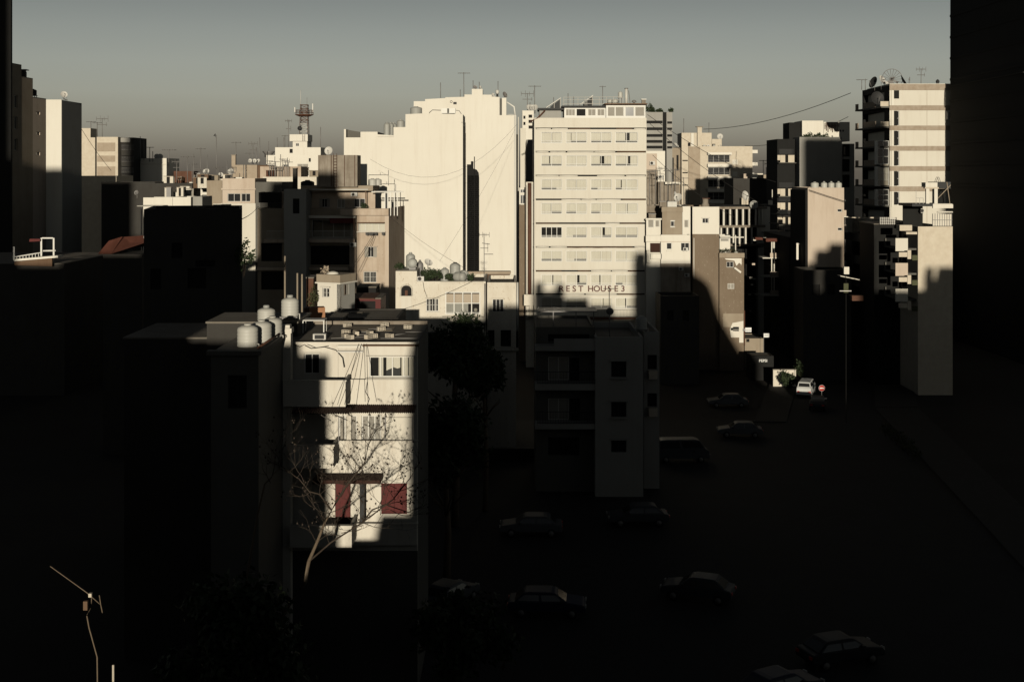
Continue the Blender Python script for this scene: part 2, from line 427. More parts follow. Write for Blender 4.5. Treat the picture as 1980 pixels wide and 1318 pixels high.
def ac_unit(x, y, z, label, group=None, w=.85, h=.6, rz=0, m='palemet'):
    t = thing('air_conditioner', label, 'air conditioner', (x, y, z), rz, group)
    part('casing', cached(('acb', w, h), lambda: MB().box(0,w,0,.34,0,h).mesh('casing')), M[m], t)
    def grille():
        mb = MB(); c = (w*.36, h*.5); q = h*.38
        for a in (1, .72, .44): mb.tube([(c[0]+a*q*math.cos(2*math.pi*k/16), -.015, c[1]+a*q*math.sin(2*math.pi*k/16)) for k in range(17)], .012, 4)
        return mb.mesh('fan_grille')
    part('fan_opening', cached(('acf', w, h), lambda: MB().tube([(w*.36,-.006,h*.5),(w*.36,.02,h*.5)], h*.4, 16).mesh('fan_opening')), M['dark'], t)
    part('fan_grille', cached(('acg', w, h), grille), M['metal'], t)
    part('bracket', MB().box(.08,.13,-.02,.4,-.06,-.002).box(w-.13,w-.08,-.02,.4,-.06,-.002), M['metal'], t)
    return t
def railing(P, x0, x1, y, z, h=1.0, m='black', step=.14, root=None, name='railing'):
    mb = MB().box(x0,x1,y-.02,y+.02,z+h-.04,z+h).box(x0,x1,y-.015,y+.015,z+.05,z+.09)
    k = max(2, int((x1-x0)/step))
    for i in range(k+1):
        q = x0+(x1-x0)*i/k; mb.box(q-.01,q+.01,y-.01,y+.01,z,z+h-.04)
    return P.add(name, mb, M[m])
def leafmass(n, sx, sy, sz, size, seed, lumps=9, hollow=.35):
    """a crown of small leaf faces gathered in uneven clumps"""
    rr = random.Random(seed); mb = MB(); cl = []
    for _ in range(lumps):
        a, b = rr.uniform(0, 6.283), rr.uniform(-.75, 1)
        q = rr.uniform(.35, .85)
        cl.append((q*sx*math.cos(a)*math.sqrt(max(.05,1-b*b)), q*sy*math.sin(a)*math.sqrt(max(.05,1-b*b)), q*sz*b, rr.uniform(.28,.5)))
    for _ in range(n):
        cx, cy, cz, cr = rr.choice(cl)
        d = Vector((rr.gauss(0,1), rr.gauss(0,1), rr.gauss(0,1))).normalized()*rr.uniform(hollow,1.05)
        p = Vector((cx+d.x*cr*sx, cy+d.y*cr*sy, cz+d.z*cr*sz))
        a = Vector((rr.gauss(0,1), rr.gauss(0,1), rr.gauss(0,1))).normalized(); b = a.cross(d if d.length > 0 else Vector((0,0,1)))
        if b.length < .05: continue
        b.normalize(); s = size*rr.uniform(.6,1.4)
        mb._add([p, p+a*s*.5+b*s*.28, p+a*s, p+a*s*.5-b*s*.28], [(0,1,2,3)])
    return mb
def tree(name, label, x, y, z, h, sx, sy, sz, n, size, seed, m='leaf', group=None, trunk=.18, cat='tree'):
    t = thing(name, label, cat, (x, y, z), 0, group); rr = random.Random(seed)
    mb = MB().tube([(0,0,0),(.1,0,h*.4),(-.05,.05,h*.75),(0,0,h)], trunk, 7, trunk*.4)
    for k in range(6):
        a = k*1.05+rr.random(); q = h*rr.uniform(.45,.8)
        mb.tube([(0,0,q),(sx*.35*math.cos(a),sy*.35*math.sin(a),q+sz*.35),(sx*.7*math.cos(a),sy*.7*math.sin(a),q+sz*.6)], trunk*.35, 5, trunk*.1)
    part('trunk', mb, M['bark'], t)
    part('crown', leafmass(n, sx, sy, sz, size, seed, lumps=14), M[m], t, (0,0,h))
    return t
def shrub(label, x, y, z, r, h, n, size, seed, m='leaf', group=None, name='potted_shrub'):
    t = thing(name, label, 'plant', (x, y, z), 0, group); rr = random.Random(seed)
    mb = MB()
    for k in range(5):
        a = k*1.26; mb.tube([(0,0,0),(r*.3*math.cos(a),r*.3*math.sin(a),h*.5),(r*.6*math.cos(a),r*.6*math.sin(a),h*.85)], .02, 4, .006)
    part('stem', mb, M['twig'], t)
    part('foliage', leafmass(n, r, r, h*.5, size, seed, lumps=8), M[m], t, (0,0,h*.55)); return t
def cable(label, pts, r=.02, sag=0.0, group='cables strung over the roofs'):
    if len(pts) == 2:
        a, b = Vector(pts[0]), Vector(pts[1]); pts = []
        for k in range(13):
            q = k/12; p = a.lerp(b, q); p.z -= sag*4*q*(1-q); pts.append(p)
    o = part('cable', MB().tube(pts, r, 4), M['cable'], None)
    return tag(o, label, 'cable', group)
def world_pt(px, py, Y): return (wx(px, Y), Y, wz(py, Y))
def car(x, y, rz, paint, label, L=4.2, W=1.68, H=1.4, van=False):
    t = thing('parked_car', label, 'car', (x, y, 0.022), rz, 'cars parked in the dark lot')
    h = L/2
    if van:
        prof = [(-h,.35),(-h,.95),(-h+.12,1.15),(-h+.35,1.25),(h-.5,1.25),(h-.05,1.0),(h,.6),(h,.35)]; cab = [(-h+.1,1.2),(-h+.35,H-.04),(-h+.7,H),(h-1.3,H),(h-.85,H-.1),(h-.35,1.2)]
    else:
        prof = [(-h,.38),(-h-.03,.62),(-h+.05,.86),(-h+.75,.93),(h-1.15,.93),(h-.15,.78),(h,.6),(h,.38)]; cab = [(-h+.35,.9),(-h+.95,H-.03),(-h+1.25,H),(h-1.95,H),(h-1.75,H-.04),(h-1.05,.9)]
    def loft(poly, w0, w1, zt, zb):
        mb = MB(); n = len(poly); vs = []
        for s in (-1, 1):
            for q, z in poly:
                f = (z-zb)/(zt-zb); vs.append((q, s*(w0+(w1-w0)*max(0,min(1,f)))/2, z))
        mb._add(vs, [tuple(range(n)), tuple(range(2*n-1,n-1,-1))]+[(i,n+i,n+(i+1)%n,(i+1)%n) for i in range(n)]); return mb
    def bev(o, w):
        b = o.modifiers.new('bevel', 'BEVEL'); b.width = w; b.segments = 2; b.limit_method = 'ANGLE'
    b = part('body', loft(prof, W, W*.96, 1.0, .38), M[paint], t); bev(b, .06)
    c = part('cabin', loft(cab, W*.95, W*.74, H, .9), M[paint], t); bev(c, .05)
    zb, zt = cab[0][1]+.05, H-.14
    def inter(z, side):
        pts = cab[:3] if side < 0 else cab[:2:-1]
        for (q0,z0),(q1,z1) in zip(pts, pts[1:]):
            if z0 <= z <= z1: return q0+(q1-q0)*(z-z0)/(z1-z0+1e-6)
        return pts[-1][0]
    def half(z): return (W*.95+(W*.74-W*.95)*(z-.9)/(H-.9))/2+.008
    for s in (-1, 1):
        a0, a1, b0, b1 = inter(zb,-1)+.14, inter(zb,1)-.14, inter(zt,-1)+.12, inter(zt,1)-.12
        for u0, u1 in ((.0,.47),(.53,1.)):
            part('side_window', MB().quad((a0+(a1-a0)*u0, s*half(zb), zb),(a0+(a1-a0)*u1, s*half(zb), zb),(b0+(b1-b0)*u1, s*half(zt), zt),(b0+(b1-b0)*u0, s*half(zt), zt)), M['glass'], t)
    for s in (-1, 1):
        q0, q1 = inter(zb, s), inter(zt, s)
        part('windscreen' if s > 0 else 'rear_window', MB().quad((q0+s*.012,-half(zb)+.12,zb),(q0+s*.012,half(zb)-.12,zb),(q1+s*.012,half(zt)-.1,zt),(q1+s*.012,-half(zt)+.1,zt)), M['glass'], t)
        for e in (-1, 1):
            part('headlight' if s > 0 else 'tail_light', MB().box(s*(h-.03)-.02 if s>0 else -h-.05, s*(h-.03)+.05 if s>0 else -h+.02, e*W*.36-.13, e*W*.36+.13, .62, .76), M['palemet' if s > 0 else 'signred'], t)
    wh = cached('wheel', lambda: MB().tube([(0,-.09,0),(0,.09,0)], .31, 18).mesh('wheel'))
    hb = cached('hub', lambda: MB().tube([(0,-.1,0),(0,.1,0)], .18, 12).mesh('hubcap'))
    for q in (-h+.75, h-.8):
        for s in (-1, 1):
            w = part('wheel', wh, M['tyre'], t, (q, s*(W/2-.08), .29)); part('hubcap', hb, M['metal'], w)
    for s in (-1, 1): part('wing_mirror', MB().box(h-1.45,h-1.3,s*(W/2+.02)-.09,s*(W/2+.02)+.09,.92,1.05), M['black'], t)
    return t
def letters(txt, h, depth=.05):
    """text turned into flat-faced mesh letters, centred, standing in the x-z plane facing -y"""
    cu = bpy.data.curves.new('lettering', 'FONT'); cu.body = txt; cu.size = h/.7; cu.extrude = depth/2; cu.align_x = 'CENTER'; cu.offset = h*.022
    o = bpy.data.objects.new('lettering', cu); COL.objects.link(o)
    dg = bpy.context.evaluated_depsgraph_get(); me = bpy.data.meshes.new_from_object(o.evaluated_get(dg))
    bpy.data.objects.remove(o); bpy.data.curves.remove(cu)
    me.transform(Matrix.Rotation(math.pi/2, 4, 'X')); me.materials.clear(); return me

# ---------------------------------------------------------------- ground, road, pavement
struct('ground', MB().quad((-900,-300,0),(900,-300,0),(900,2500,0),(-900,2500,0)), M['ground'])
def strip(name, pts, z, m): return struct(name, MB()._add([(x,y,z) for x,y in pts], [tuple(range(len(pts)))]), M[m])
strip('road', [(14,20),(27,20),(36,120),(62,215),(54,218),(24,124)], .008, 'asphalt')
strip('parking_lot', [(-13,40),(14,20),(24,124),(24,126),(-2,126),(-13,84)], .004, 'asphalt')
pv = struct('pavement', MB()._add([], []).prism([(30.2,60),(34,60),(43.2,132),(38.6,132)], 0, .12).prism([(38.7,132.3),(43.3,132.3),(62,200),(58,200)], 0, .125), M['pave'])
pv2 = struct('pavement', MB().prism([(24.2,124.5),(27.5,124.5),(53.8,218),(50.5,218)], 0, .12), M['pave'])

# ---------------------------------------------------------------- unseen blocks behind the viewpoint, rooflines shaped to cast the shade
OCC = [(-80,-67,24.5),(-67,-65.5,24.5),(-65.5,-63.6,43),(-63.6,-54.7,20.8),(-54.7,-52,12),(-52,-47,5.3),(-47,-36.6,12),(-36.6,-34,7),(-34,-30,5.2),
       (-30,-27,7),(-27,-17.2,17),(-17.2,-15,14.5),(-15,-8.6,-1.4),(-8.6,-7.24,-2.0),(-7.24,-6.5,-10.0),(-6.5,-4.8,-10.8),(-4.8,-3.09,-9.6),(-3.09,.46,-.45),(.46,5,.69),
       (5,6.9,-.3),(6.9,7.9,3.9),(7.9,9.5,2.7),(9.5,10.5,3.7),(10.5,13.7,1.9),(13.7,16.7,.9),(16.7,19.5,-.4),(19.5,21,7.7),(21,26.4,6.2),
       (33.6,38,-9),(38,40.6,5.6),(40.6,41.5,2.6),(41.5,42.6,6.4),(42.6,44.3,8),(44.3,46.3,8.9),(46.3,49.2,2.6),(49.2,50.2,2.6),(50.2,51.05,5.2),(51.05,51.5,3.8),
       (51.5,54.6,5.2),(54.6,62.3,29.7),(62.3,71,12),(71,92,20)]
GB = 'unseen shadow-casting blocks behind the viewpoint'
for i, (u0, u1, w) in enumerate(OCC):
    z1 = CZ + w + .45; d = 9 + (i*37 % 7)
    t = thing('shadow_block', 'unseen block behind the viewpoint, roofline shaped to cast the shade in view', 'building', ((u0+u1)/2+.1, -4, 0), 0, GB)
    hw = (u1-u0)/2
    part('wall', MB().box(-hw+.001, hw-.001, -d, 0, 0, z1), M['shade'], t)
    part('roof', MB().box(-hw+.05, hw-.05, -d+.05, -.3, z1+.001, z1+.02), M['roof'], t)
t = thing('shadow_block', 'unseen block behind the viewpoint, sloping top shaped to cast a curved shade edge', 'building', (0, -4, 0), 0, None)
cur = [(26.4,6.2),(27.3,4.9),(28.3,4.3),(29.1,3.5),(29.7,1.9),(30.2,.2),(30.7,-1.2),(31.9,-3.3),(33.6,-6)]
part('wall', MB().slab([(26.5,0),(33.69,0)]+[(u+.1,CZ+w+.45) for u, w in reversed(cur)], -8, 0), M['shade'], t)

# ---------------------------------------------------------------- far left: dark pier and stepped concrete tower
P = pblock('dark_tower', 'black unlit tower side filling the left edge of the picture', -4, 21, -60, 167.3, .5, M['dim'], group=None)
dirv = Vector((140/F, 1, 0)).normalized(); rzF1 = math.atan2(dirv.y, dirv.x)
A0 = Vector((wx(21,168), 168, 0))
root = thing('concrete_tower', 'tall stepped grey concrete tower at the left edge with a bright end wall', 'building', A0)
def fp(d, off=0): v = dirv*d; return (v.x-off, v.y)
zt = (39.8, 38.2, 35.6)
for (d0, d1), z in zip(((0,3.18),(3.18,6.7),(6.7,11)), zt):
    holes = []; pn = Panel(root, Vector((*fp(d0), 0)), rzF1)
    if d0 == 0: holes = [(1.0,2.0,wz(b,170),wz(a,170)) for a, b in ((185,209),(226,250),(268,291))]
    if d0 > 6: holes = [(1.0,2.3,wz(b,176),wz(a,176)) for a, b in ((216,221.5),(255,261),(294,300.5))]
    pn.add('wall', facade(MB(), d1-d0, 0, z, holes, .35), M['taupe' if d0 < 6 else 'rose'])
    for h in holes: pn.window(*h, kind='glass', y=.2, n=2 if d0 == 0 else 1)
    part('core', MB().prism([fp(d0,1.3), fp(d0,.36), fp(d1,.36), fp(d1,1.3)], 0, z), M['taupe'], root)
    part('roof', MB().prism([fp(d0,1.3), fp(d0,.0), fp(d1,.0), fp(d1,1.3)], z+.002, z+.15), M['roof'], root)
B0 = dirv*11; B1 = Vector((wx(120,179.2)-A0.x, B0.y, 0)); B2 = Vector((wx(158,187.4)-A0.x, 187.4-A0.y, 0))
part('end_wall', MB().box(B0.x, B1.x, B0.y+.002, B0.y+.35, 0, 35.6), M['white'], root)
part('side_wall', MB().prism([(B1.x-.0,B1.y+.36),(B2.x,B2.y),(B2.x-3,B2.y),(B1.x-1,B1.y+.36)], 0, 35.55), M['grey'], root)
zR = 35.75
cw = thing('chimney_cowl', 'black smoke-stained chimney with a cowl on the left concrete tower', 'chimney', A0+Vector((*fp(5.5,.8), 38.36)))
part('stack', MB().box(-.35,.35,-.35,.35,0,.8), M['soot_shade'], cw); part('cowl', MB().box(-.6,.6,-.6,.6,1.0,1.12).prism([(-.3,-.3),(.3,-.3),(.3,.3),(-.3,.3)],.8,1.0), M['black'], cw)
tank(A0.x+fp(9.5,1.2)[0], A0.y+fp(9.5)[1], zR, .5, .9, 'small black water tank on the left concrete tower roof', 'tanks on the left tower', 'black', .35)
dish(A0.x+B1.x-.1, A0.y+B1.y+1.2, 35.6, .5, 'white satellite dish at the corner of the left concrete tower', 'dishes on the left tower', 30, 25)
dish(A0.x+B2.x-2.2, A0.y+B2.y-1.2, 35.56, .45, 'low dish turned away at the far end of the left concrete tower', 'dishes on the left tower', 100, 60, 'metal', .3)

# far-left houses
P = pblock('apartment_house', 'pale narrow house with a blank wall beside the left concrete tower', 140, 184, 266, 230, 8, M['stone'], [], par=.4)
P = pblock('roof_room', 'small pale roof room on the narrow house beside the left tower', 154, 175, 248, 232, 4, M['stone'], zb=wz(266,230)-.4, par=.2, cat='roof room')
P = pblock('apartment_house', 'banded stone house with dark corner balconies, second from the left tower', 187, 228, 265, 229, 9, M['stone'], [], par=.4)
for y0, y1 in ((276,293),(301,313),(322,345)):
    P.add('stone_band', MB().box(0.1,P.w-.5,-.06,-.003,P.pz(y1),P.pz(y0)), M['tan'])
P2 = pblock('apartment_house', 'dark recessed balcony wing of the banded stone house', 228.5, 259, 266, 231, 8, M['soot_shade'], [(231,252,278,290,'void'),(231,256,301,312,'void'),(231,256,322,338,'void')], par=.3, t=1.0)
for y in (279, 302, 323): railing(P2, .3, P2.w, -.1, P2.pz(y+11), .9, 'metal')
P2.add('fascia', MB().box(-.1,P2.w*.8,-.4,-.02,P2.pz(275),P2.pz(266.5)), M['grey'])
P = pblock('flat_roof_house', 'low flat white house with dishes on its roof, left skyline', 255, 322, 306, 235, 9, M['white'], [], par=.5)
P.add('string_course', MB().box(-.05,P.w+.05,-.12,-.002,P.pz(319),P.pz(316.5)), M['cream'])
za = P.rz_top
GA = 'aerials on the left skyline roofs'
for px, py, h, k, sp in ((174,247,2.0,0,1.6),(196,250,2.6,1,2.2),(186,248,1.8,0,1.5),(270,303,4.2,2,1),(277,302,3.6,2,1),(288,305,2.4,0,1.4),(294,305,1.6,2,1),(325,306,2.0,0,2.4)):
    aerial(wx(px,233), 233.5, wz(py+8,233) if px > 250 else wz(266,230)-.35, h+ (1.5 if px<250 else .4), 'thin television aerial on the far-left skyline roofs', GA, sp, k)
for px in (302, 308): dish(wx(px,236), 236.5, za, .55, 'pale round dish on the low white left skyline house', 'dishes on the low white skyline house', 20, 20)
# rows of low roofs between
def lowroof(name, label, x0, x1, yt, Y, m, dep=7, wins=(), par=.3, rz=0): return pblock(name, label, x0, x1, yt, Y, dep, M[m], wins, par=par, rz=rz, cat='building')
lowroof('roof_shed', 'rusty brown shed on the left skyline', 334, 373, 331, 240, 'rust', 5)
lowroof('low_house', 'shaded low house with a pale front sill beside the left tower', 158, 225, 340, 205, 'stone', 9)
lowroof('low_house', 'unlit low house under the left skyline dishes', 196, 300, 352, 195, 'soot_shade', 9)
lowroof('low_house', 'unlit house below the rusty skyline shed', 290, 372, 354, 190, 'soot_shade', 9)
lowroof('low_house', 'small sunlit white house front with a barred window, left of the two-window house', 334, 369, 381, 150, 'white', 6, [(341,357,400,409,'grille')])
lowroof('low_house', 'white terrace wall with posts left of the sunlit house front', 277, 333.5, 382, 151, 'white', 4)
lowroof('low_house', 'grey shed wall between the sunlit house fronts', 369.5, 391, 380, 151, 'grey', 5)
lowroof('low_house', 'white plastered parapet house beneath the dish cluster', 366, 401, 352, 195, 'white', 8)
lowroof('low_house', 'pale roof edge beneath the left cluster of aerials', 380, 440, 346, 260, 'old', 8)
pc = thing('terrace_canopy', 'thin white canopy edge over the left terraces', 'canopy', (wx(270,140), 139, 0))
part('roof', MB().box(0, wx(312,140)-wx(262,140), 0, 2, wz(399,140), wz(397,140)), M['white'], pc)
part('post', MB().box(.4,.5,.1,.2,0,wz(399,140)), M['metal'], pc); part('post', MB().box(2.2,2.3,.1,.2,0,wz(399,140)), M['metal'], pc)
for k, (px, py) in enumerate(((347,352),(379,351),(390,350),(397,347),(421,344),(438,342))):
    dish(wx(px,196), 197+(k%3), wz(354,195), .32+.1*(k%3), 'one of the pale dishes crowded on the left skyline roofs', 'crowded dishes on the left skyline', R.uniform(-40,50), R.uniform(10,35), pole=.6+.5*(k%3))
for k, (px, h, kd) in enumerate(((338,3.4,1),(356,4.2,0),(378,5.5,0),(384,2.2,1),(395,4.4,2),(410,7.5,2),(419,2.5,0),(433,3.5,2),(440,2.2,1),(371,4.5,2),(365,3.0,0))):
    aerial(wx(px,192), 193+k%3, wz(354,190), h, 'one of the aerials crowded on the left skyline roofs', 'crowded aerials on the left skyline', 1.4+.5*(k%2), kd)
dish(wx(265,150), 150, wz(384,150), .3, 'round mesh dish at the end of the left white terrace', 'left terrace dish', -20, 15, 'metal')

# two-window house and the tan block
P = pblock('two_window_house', 'cream house with two dark paired windows, left of the shaded brown block', 412, 503, 394, 168, 10, M['cream'], [], par=.3)
P = pblock('paired_window_storey', 'cream top storey with two paired windows above the cream house', 430, 493, 345, 169, 8, M['rose'], [(440,465,374,390,'glass',2),(466.5,484,374,390,'glass',2)], zb=wz(394,168)-.3, par=.5, cat='building')  # top storey of the two-window house, kept as its own object
P.add('cornice', MB().box(-.1,P.w+.15,-.25,-.005,P.pz(367),P.pz(364)), M['rose'])
P.add('sill_band', MB().box(-.15,P.w+.2,-.2,-.005,P.pz(395.5),P.pz(393)), M['cream'])
pblock('taupe_annex', 'streaked taupe annex left of the two-window storey', 400, 429.5, 349, 169.5, 7, M['taupe'], zb=wz(394,168)-.3, par=.3)
pblock('roof_box', 'small dark box on the parapet of the two-window house', 446, 452, 344, 171, 1.2, M['wood'], zb=wz(345,169)-.5, par=0, cat='roof box')
pblock('roof_box', 'white plastered box on the parapet of the two-window house', 453, 468, 343, 172, 1.5, M['white'], zb=wz(345,169)-.5, par=.1, cat='roof box')
P = pblock('tan_block', 'plain tan block with a chimney on the skyline left of the mast', 448, 497, 319, 220, 8, M['tan'], par=.2)
P.add('side_wall', MB().box(P.w+.001,P.w+2,.3,7,0,P.H-.05), M['wood'])
P.add('pipe', MB().tube([(P.px(471),-.08,P.pz(345)),(P.px(471),-.08,P.H)],.06,5), M['metal'])
P.add('pipe', MB().tube([(P.px(475),-.08,P.pz(345)),(P.px(475),-.08,P.H)],.06,5), M['metal'])
ch = thing('chimney_stack', 'slim brick chimney at the left end of the tan block', 'chimney', (wx(451,221), 221.5, P.rz_top))
part('stack', MB().box(-.35,.35,-.3,.3,0,1.9), M['tan'], ch); part('cap', MB().box(-.42,.42,-.37,.37,1.9,2.05), M['conc'], ch)
for k, px in enumerate((484, 490, 496)): dish(wx(px,222), 222+k, P.rz_top, .38, 'white dish on the tan skyline block', 'dishes on the tan skyline block', R.uniform(-30,40), 20, pole=.8)
for px, h, kd in ((454,4.4,0),(487,4.2,1),(494,3.4,2),(500,5.2,2),(480,2.4,0)): aerial(wx(px,223), 224, P.rz_top, h, 'aerial on the tan skyline block', 'aerials on the tan skyline block', 1.6, kd)
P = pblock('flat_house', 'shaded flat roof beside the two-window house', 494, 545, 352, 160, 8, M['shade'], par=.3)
P = pblock('flat_house', 'brown cluttered house under the white mast house', 503, 582, 322, 215, 7, M['pink'], [(546,560,316,324,'void')] if 0 else [], par=.4)
lowroof('flat_house', 'small dark awning house right of the two-window house', 503, 548, 371, 158, 'soot_shade', 7, [(508,520,378,392,'void'),(527,540,378,392,'void')])
for k in range(10):
    px = 520+k*4.2+R.uniform(-2,2)
    aerial(wx(px,213), 213.5, wz(342,212), R.uniform(1.6,4.2), 'one of the thin aerials before the white mast house', 'aerials before the mast house', R.uniform(.8,1.6), k%3)
lowroof('roof_terrace', 'pale terrace wall before the white mast house', 508, 612, 342, 212, 'old', 2)

# white mast house with lattice mast
YM = 232
P = pblock('mast_house', 'white stepped house carrying a lattice mast on the skyline', 515, 625, 300, YM, 10, M['white'], [(548,558,318,326,'glass'),(597,601,306,313,'void'),(575,596,317,324,'blind')], par=.4)
P.add('ledge', MB().box(P.px(566),P.px(597),-1.0,-.003,P.pz(325.5),P.pz(323.5)), M['white'])
P.add('lean_to', MB().box(P.px(576),P.px(586),-.5,-.003,P.pz(334),P.pz(328)), M['grey'])
zc = wz(300,YM)-.4
pblock('mast_house_storey', 'white upper storey of the mast house', 532, 620, 285, YM+1, 7, M['white'], [(560,566,288,296,'void')], zb=zc, par=.3)
pblock('mast_house_room', 'white roof room below the mast cabin', 566, 594, 273, YM+2, 5, M['white'], [(572,578,277,283,'glass')], zb=wz(285,YM+1)-.3, par=.1)
Pc = pblock('mast_cabin', 'white box cabin overhanging under the lattice mast', 560, 595, 260, YM+1.6, 5.4, M['white'], zb=wz(273,YM+2)-.02, par=.1, cat='cabin')
def ladder(x, y, z0, z1, label, m='rust'):
    t = thing('ladder', label, 'ladder', (x, y, z0)); H = z1-z0
    part('rail', MB().tube([(-.2,0,0),(-.2,0,H)], .025, 4), M[m], t); part('rail', MB().tube([(.2,0,0),(.2,0,H)], .025, 4), M[m], t)
    mb = MB()
    for k in range(int(H/.35)): mb.tube([(-.2,0,.2+k*.35),(.2,0,.2+k*.35)], .018, 4)
    part('rungs', mb, M[m], t); return t
ladder(wx(587,YM+1.3), YM+1.4, wz(273,YM+1.3), wz(259,YM+1.3), 'rust ladder on the white mast cabin')
mx, my, mz = wx(588.5,YM+4), YM+4, Pc.rz_top
mast = thing('lattice_mast', 'red and white lattice mast with a round platform on the skyline house', 'mast', (mx, my, mz))
mh = wz(203,YM+4)-mz; hw = .72
for sx in (-1, 1):
    for sy in (-1, 1):
        part('mast_leg', MB().tube([(sx*hw*1.1,sy*hw*1.1,0),(sx*hw*.9,sy*hw*.9,mh)], .05, 6), M['rust'], mast)
nb = 8
for k in range(nb):
    z0, z1 = mh*k/nb, mh*(k+1)/nb; mb = MB()
    for sgn, ax in ((-1,0),(1,0),(-1,1),(1,1)):
        a = [(-hw,sgn*hw),(hw,sgn*hw)] if ax == 0 else [(sgn*hw,-hw),(sgn*hw,hw)]
        mb.tube([(*a[0],z0),(*a[1],z1)], .026, 4).tube([(*a[1],z0),(*a[0],z1)], .026, 4).tube([(*a[0],z1),(*a[1],z1)], .035, 4)
    part('bracing', mb, M['palemet' if k < 3 else 'rust'], mast)
zp = wz(222,YM+4)-mz
part('platform', MB().lathe([(1.0,zp-.35),(1.75,zp-.05),(1.75,zp+.04)], 16), M['rust'], mast)
mb = MB()
for k in range(16):
    a = 2*math.pi*k/16; mb.tube([(1.7*math.cos(a),1.7*math.sin(a),zp),(1.7*math.cos(a),1.7*math.sin(a),zp+.85)], .03, 4)
for zz in (.45, .85): mb.tube([(1.7*math.cos(2*math.pi*k/16),1.7*math.sin(2*math.pi*k/16),zp+zz) for k in range(17)], .035, 4)
part('platform_railing', mb, M['rust'], mast)
part('whip_aerial', MB().tube([(-.7,0,mh),(-.7,0,mh+2.8)], .05, 5), M['palemet'], mast)
part('whip_aerial', MB().tube([(.5,0,mh),(.5,0,mh+1.4)], .03, 5), M['metal'], mast)
part('panel_antenna', MB().box(1.5,1.7,-.1,.1,zp+.5,zp+2.1), M['palemet'], mast); part('panel_antenna', MB().box(-1.9,-1.7,-.1,.1,zp+.5,zp+1.4), M['palemet'], mast)
part('microwave_drum', MB().tube([(-.75,-.9,1.3),(-.75,-.4,1.3)], .42, 14), M['black'], mast)
for px, h, kd in ((557,5.5,1),(535,2.2,2),(550,2.6,0),(548,2.2,2)): aerial(wx(px,234), 234.5, wz(285,YM+1)-.3, h, 'aerial on the white mast house', 'aerials on the mast house', 1.2, kd)
aerial(wx(618,234), 235, wz(285,YM+1)-.3, 4.2, 'tall whip aerial at the right end of the mast house', None, 1, 2)
dish(wx(636,238), 238, wz(306,238), .8, 'large white dish right of the mast house', None, -10, 15, pole=1.1)
pblock('mast_house_wing', 'white right wing of the mast house behind the water tower', 624, 668, 303, 237, 7, M['white'], par=.3)
wt = thing('roof_hut', 'dark funnel-shaped roof hut with a pole left of the mast house', 'roof hut', (wx(519.5,233), 233, wz(300,YM)-.4))
part('body', MB().lathe([(.75,0),(.75,.6),(1.15,1.0),(1.15,1.15)], 6), M['metal'], wt); part('pole', MB().tube([(0,0,1.1),(0,0,3.0)], .05, 5), M['metal'], wt)

rc = random.Random(31)
ORD = ('first','second','third','fourth','fifth','sixth','seventh','eighth','ninth','tenth')
def clutter(n, x0, x1, ya, yb, basef, words, where, group, pal):
    items = sorted([(rc.uniform(x0,x1), rc.uniform(ya,yb), rc.uniform(.3,1.7), rc.uniform(.4,1.6), rc.choice(pal)) for _ in range(n)]); cnt = {}
    for px, Y, w_, h_, m_ in items:
        cnt[m_] = cnt.get(m_, 0)+1
        t = thing('roof_clutter', '%s %s roof box from the left %s' % (ORD[cnt[m_]-1], words[m_], where), 'roof box', (wx(px,Y), Y, basef(Y)-.6), rc.uniform(-.5,.5), group)
        part('box', MB().box(-w_/2,w_/2,0,.6,0,.6+h_), M[m_], t); part('lid', MB().box(-w_/2-.06,w_/2+.06,-.06,.66,.6+h_,.67+h_), M['conc'], t)
        if w_ > .9: part('hatch', MB().box(-w_*.2,w_*.15,-.02,-.002,.65,.55+h_), M['dark'], t)
WD = {'white':'white','old':'peeling white','taupe':'taupe','rust':'rusty','metal':'grey metal','stone':'pale stone','wood':'dark wooden','pink':'stained pink'}
clutter(34, 322, 446, 172, 200, lambda Y: wz(356 if Y > 186 else 380, Y), WD, 'on the crowded left skyline', 'roof boxes crowded on the left skyline', ('white','old','taupe','rust','metal','stone','wood'))
clutter(20, 506, 612, 214, 228, lambda Y: wz(340,Y), WD, 'below the white mast house', 'roof boxes below the mast house', ('white','old','taupe','rust','wood','pink'))

# ---------------------------------------------------------------- shaded brown block with the roof water tower
YD = 150
D = pblock('brown_block', 'stained pinkish apartment block with a sunlit end beside the big white wall', 690, 752, 403, YD, 14, M['pink'],
           [(693,746,431,447,'curtain',4),(705,729,477,497,'shutter'),(703,728,525,546,'grille'),(706,730,572,592,'shutter')], par=.9, rz=rad(-4))
D.add('parapet_band', MB().box(-1.9,D.w+.08,-.55,-.004,D.pz(416),D.pz(403.5)), M['pink'])
D.add('canopy', MB().box(.1,D.px(745),-.7,-.004,D.pz(431),D.pz(429.6)), M['wood'])
for a, b in ((430,497),): pass
for y in (475.5, 523): D.add('window_hood', MB().box(D.px(702),D.px(731),-.25,-.004,D.pz(y+1.2),D.pz(y)), M['rose'])
D.add('curtain', pleats(D.px(745)-D.px(694), D.pz(432)-D.pz(446), .05), M['cloth'], D.px(694), .24, D.pz(446))
D.add('ledge', MB().box(D.px(691),D.px(747),-.5,-.004,D.pz(449),D.pz(447.6)), M['white'])
D.add('pilaster', MB().box(D.w-.45,D.w+.03,-.06,-.002,0,D.pz(417)), M['rose'])
for k, px in enumerate((711,717,722,728,742)):
    ac_unit(D.X0+D.px(px)-.1, YD-1.15-.02*px/50, wz(453,YD), 'dark condenser box on the ledge under the wide window', 'condensers under the wide window of the brown block', .36, .3, m='black')
